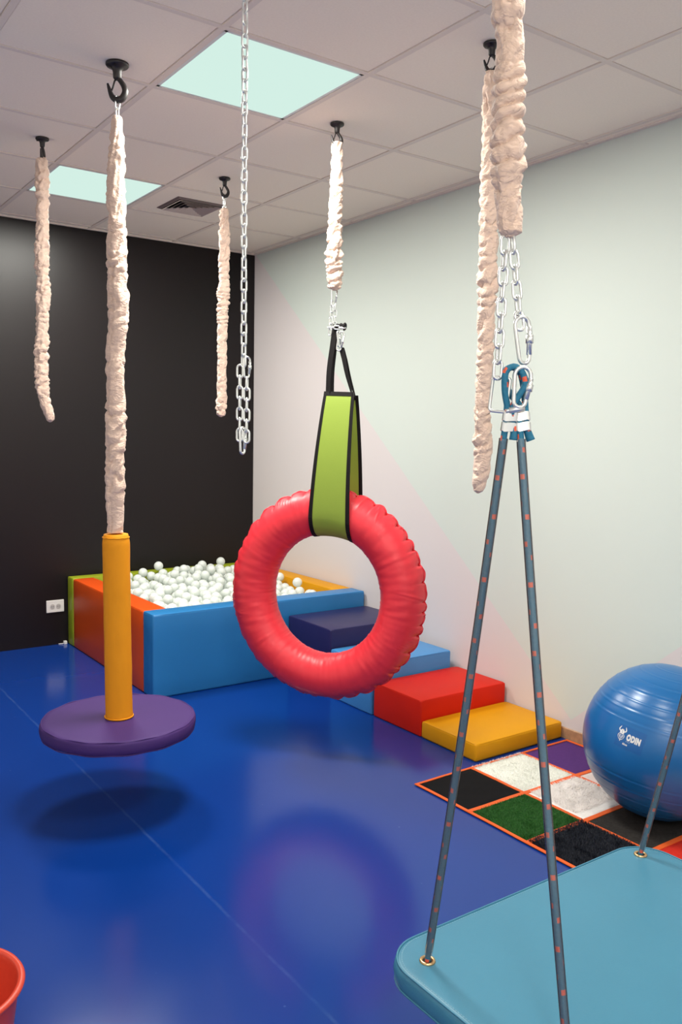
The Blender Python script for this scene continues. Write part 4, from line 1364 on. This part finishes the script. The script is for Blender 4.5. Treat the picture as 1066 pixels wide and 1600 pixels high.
for (c, r), (nm, colr, kind) in PATCH.items():
    x0, x1, y1, y0 = MX[c], MX[c + 1], MY[r], MY[r + 1]
    bm = bmesh.new(); bmesh.ops.create_grid(bm, x_segments=10, y_segments=10, size=.5)
    for v in bm.verts:
        x = x0 + (v.co.x + .5) * (x1 - x0); y = y0 + (v.co.y + .5) * (y1 - y0)
        z = wavy(x, y)
        if nm == 'black_cloth': z += .002 * math.sin((x * .6 + y) * 60 + 3 * noise.noise(Vector((x * 9, y * 9, 0))))
        v.co = Vector((x - O.x, y - O.y, z))
    ext = bmesh.ops.extrude_face_region(bm, geom=bm.faces[:])
    for v in [g for g in ext['geom'] if isinstance(g, bmesh.types.BMVert)]: v.co.z += .0022
    bmesh.ops.recalc_face_normals(bm, faces=bm.faces[:])
    pm = mat(nm, colr, .9, bump=.5, bscale=260, var=.25 if nm in ('charcoal_carpet', 'dark_plush') else .05, vscale=90, spec=.15)
    po = obj('mat_square', bm, pm, mt, smooth=True)
    g = .012
    a = (x0 - O.x + g, x1 - O.x - g, y0 - O.y + g, y1 - O.y - g)
    if kind == 'turf': furry('turf_blades', colr, 16000, .008, 3, mat('turf_blade', (.022, .125, .016, 1), .6, var=.3, vscale=150), *a, wid=.0009, parent=po)
    if kind == 'fur': furry('long_fur', colr, 9000, .0085, 4, mat('fur_hair', (.88, .82, .79, 1), .8), a[0] + .012, a[1], a[2] + .045, a[3], wid=.0010, droop=2.6, parent=po)
    if kind == 'short': furry('fleece_pile', colr, 9000, .007, 5, mat('fleece_hair', (.84, .84, .78, 1), .85), a[0] - .006, a[1] + .006, a[2], a[3] + .02, wid=.0012, droop=1.0, parent=po)
    if kind == 'plush': furry('plush_pile', colr, 15000, .012, 6, mat('plush_hair', (.007, .010, .020, 1), .7), a[0] - .004, a[1] + .004, a[2], a[3] + .016, wid=.0010, droop=.7, parent=po)
def strip(p0, p1, wd, zz=.0052):
    p0, p1 = Vector(p0), Vector(p1)
    d = p1 - p0; n_ = max(2, int(d.length / .05))
    pts = []
    for i in range(n_ + 1):
        q = p0 + d * i / n_
        s_ = Vector((-d.y, d.x)).normalized() * .0025 * noise.noise(Vector((q.x * 7, q.y * 7, 1)))
        pts.append((q.x + s_.x - O.x, q.y + s_.y - O.y, wavy(q.x, q.y) + zz - .0022))
    wdv = Vector((-d.y, d.x, 0)).normalized()
    obj('orange_trim', ribbon_mesh('orange_trim', pts, wdv, wd, .0028), TRIM, mt)
for i, x in enumerate(MX): strip((x, MY[0] + .006), (x, MY[-1] - .006), .016 if i in (0, 3) else .017)
for i, y in enumerate(MY): strip((MX[0] - .006, y), (MX[-1] + .006, y), .013 if i in (0, 5) else .022, .0058)

# ================================================================== BUCKET
bk = empty('bucket', (-1.097, -.838, 0), 'open red plastic bucket on the blue floor, cut by the left edge of the photo', 'bucket')
prof = [(0, .0), (.105, .0), (.112, .004), (.150, .285), (.152, .290), (.161, .292), (.163, .297), (.160, .302), (.151, .303), (.147, .298), (.1455, .285), (.108, .010), (0, .008)]
bm = bmesh.new(); seg = 72
rings = []
for r, z in prof:
    rings.append([bm.verts.new((0, 0, z))] if r == 0 else [bm.verts.new((r * math.cos(2 * PI * k / seg), r * math.sin(2 * PI * k / seg), z)) for k in range(seg)])
for a, b in zip(rings, rings[1:]):
    for k in range(seg):
        k2 = (k + 1) % seg
        if len(a) == 1: bm.faces.new((a[0], b[k], b[k2]))
        elif len(b) == 1: bm.faces.new((a[k], a[k2], b[0]))
        else: bm.faces.new((a[k], a[k2], b[k2], b[k]))
bmesh.ops.recalc_face_normals(bm, faces=bm.faces[:])
obj('pail', bm, BUCKET, bk, smooth=True)
hp = catmull([(0, -.166, .285), (-.02, -.171, .25), (-.07, -.155, .17), (-.155, -.06, .10), (-.168, 0, .085), (-.155, .06, .10), (-.07, .155, .17), (-.02, .171, .25), (0, .166, .285)], .02)
obj('handle', tube_mesh('handle', hp, .003, 8), STEEL, bk)
for sg in (-1, 1):
    obj('ear', bm_box(-.014, sg * .161 - .006, .262, .014, sg * .161 + .006, .294, .003, 1), BUCKET, bk)
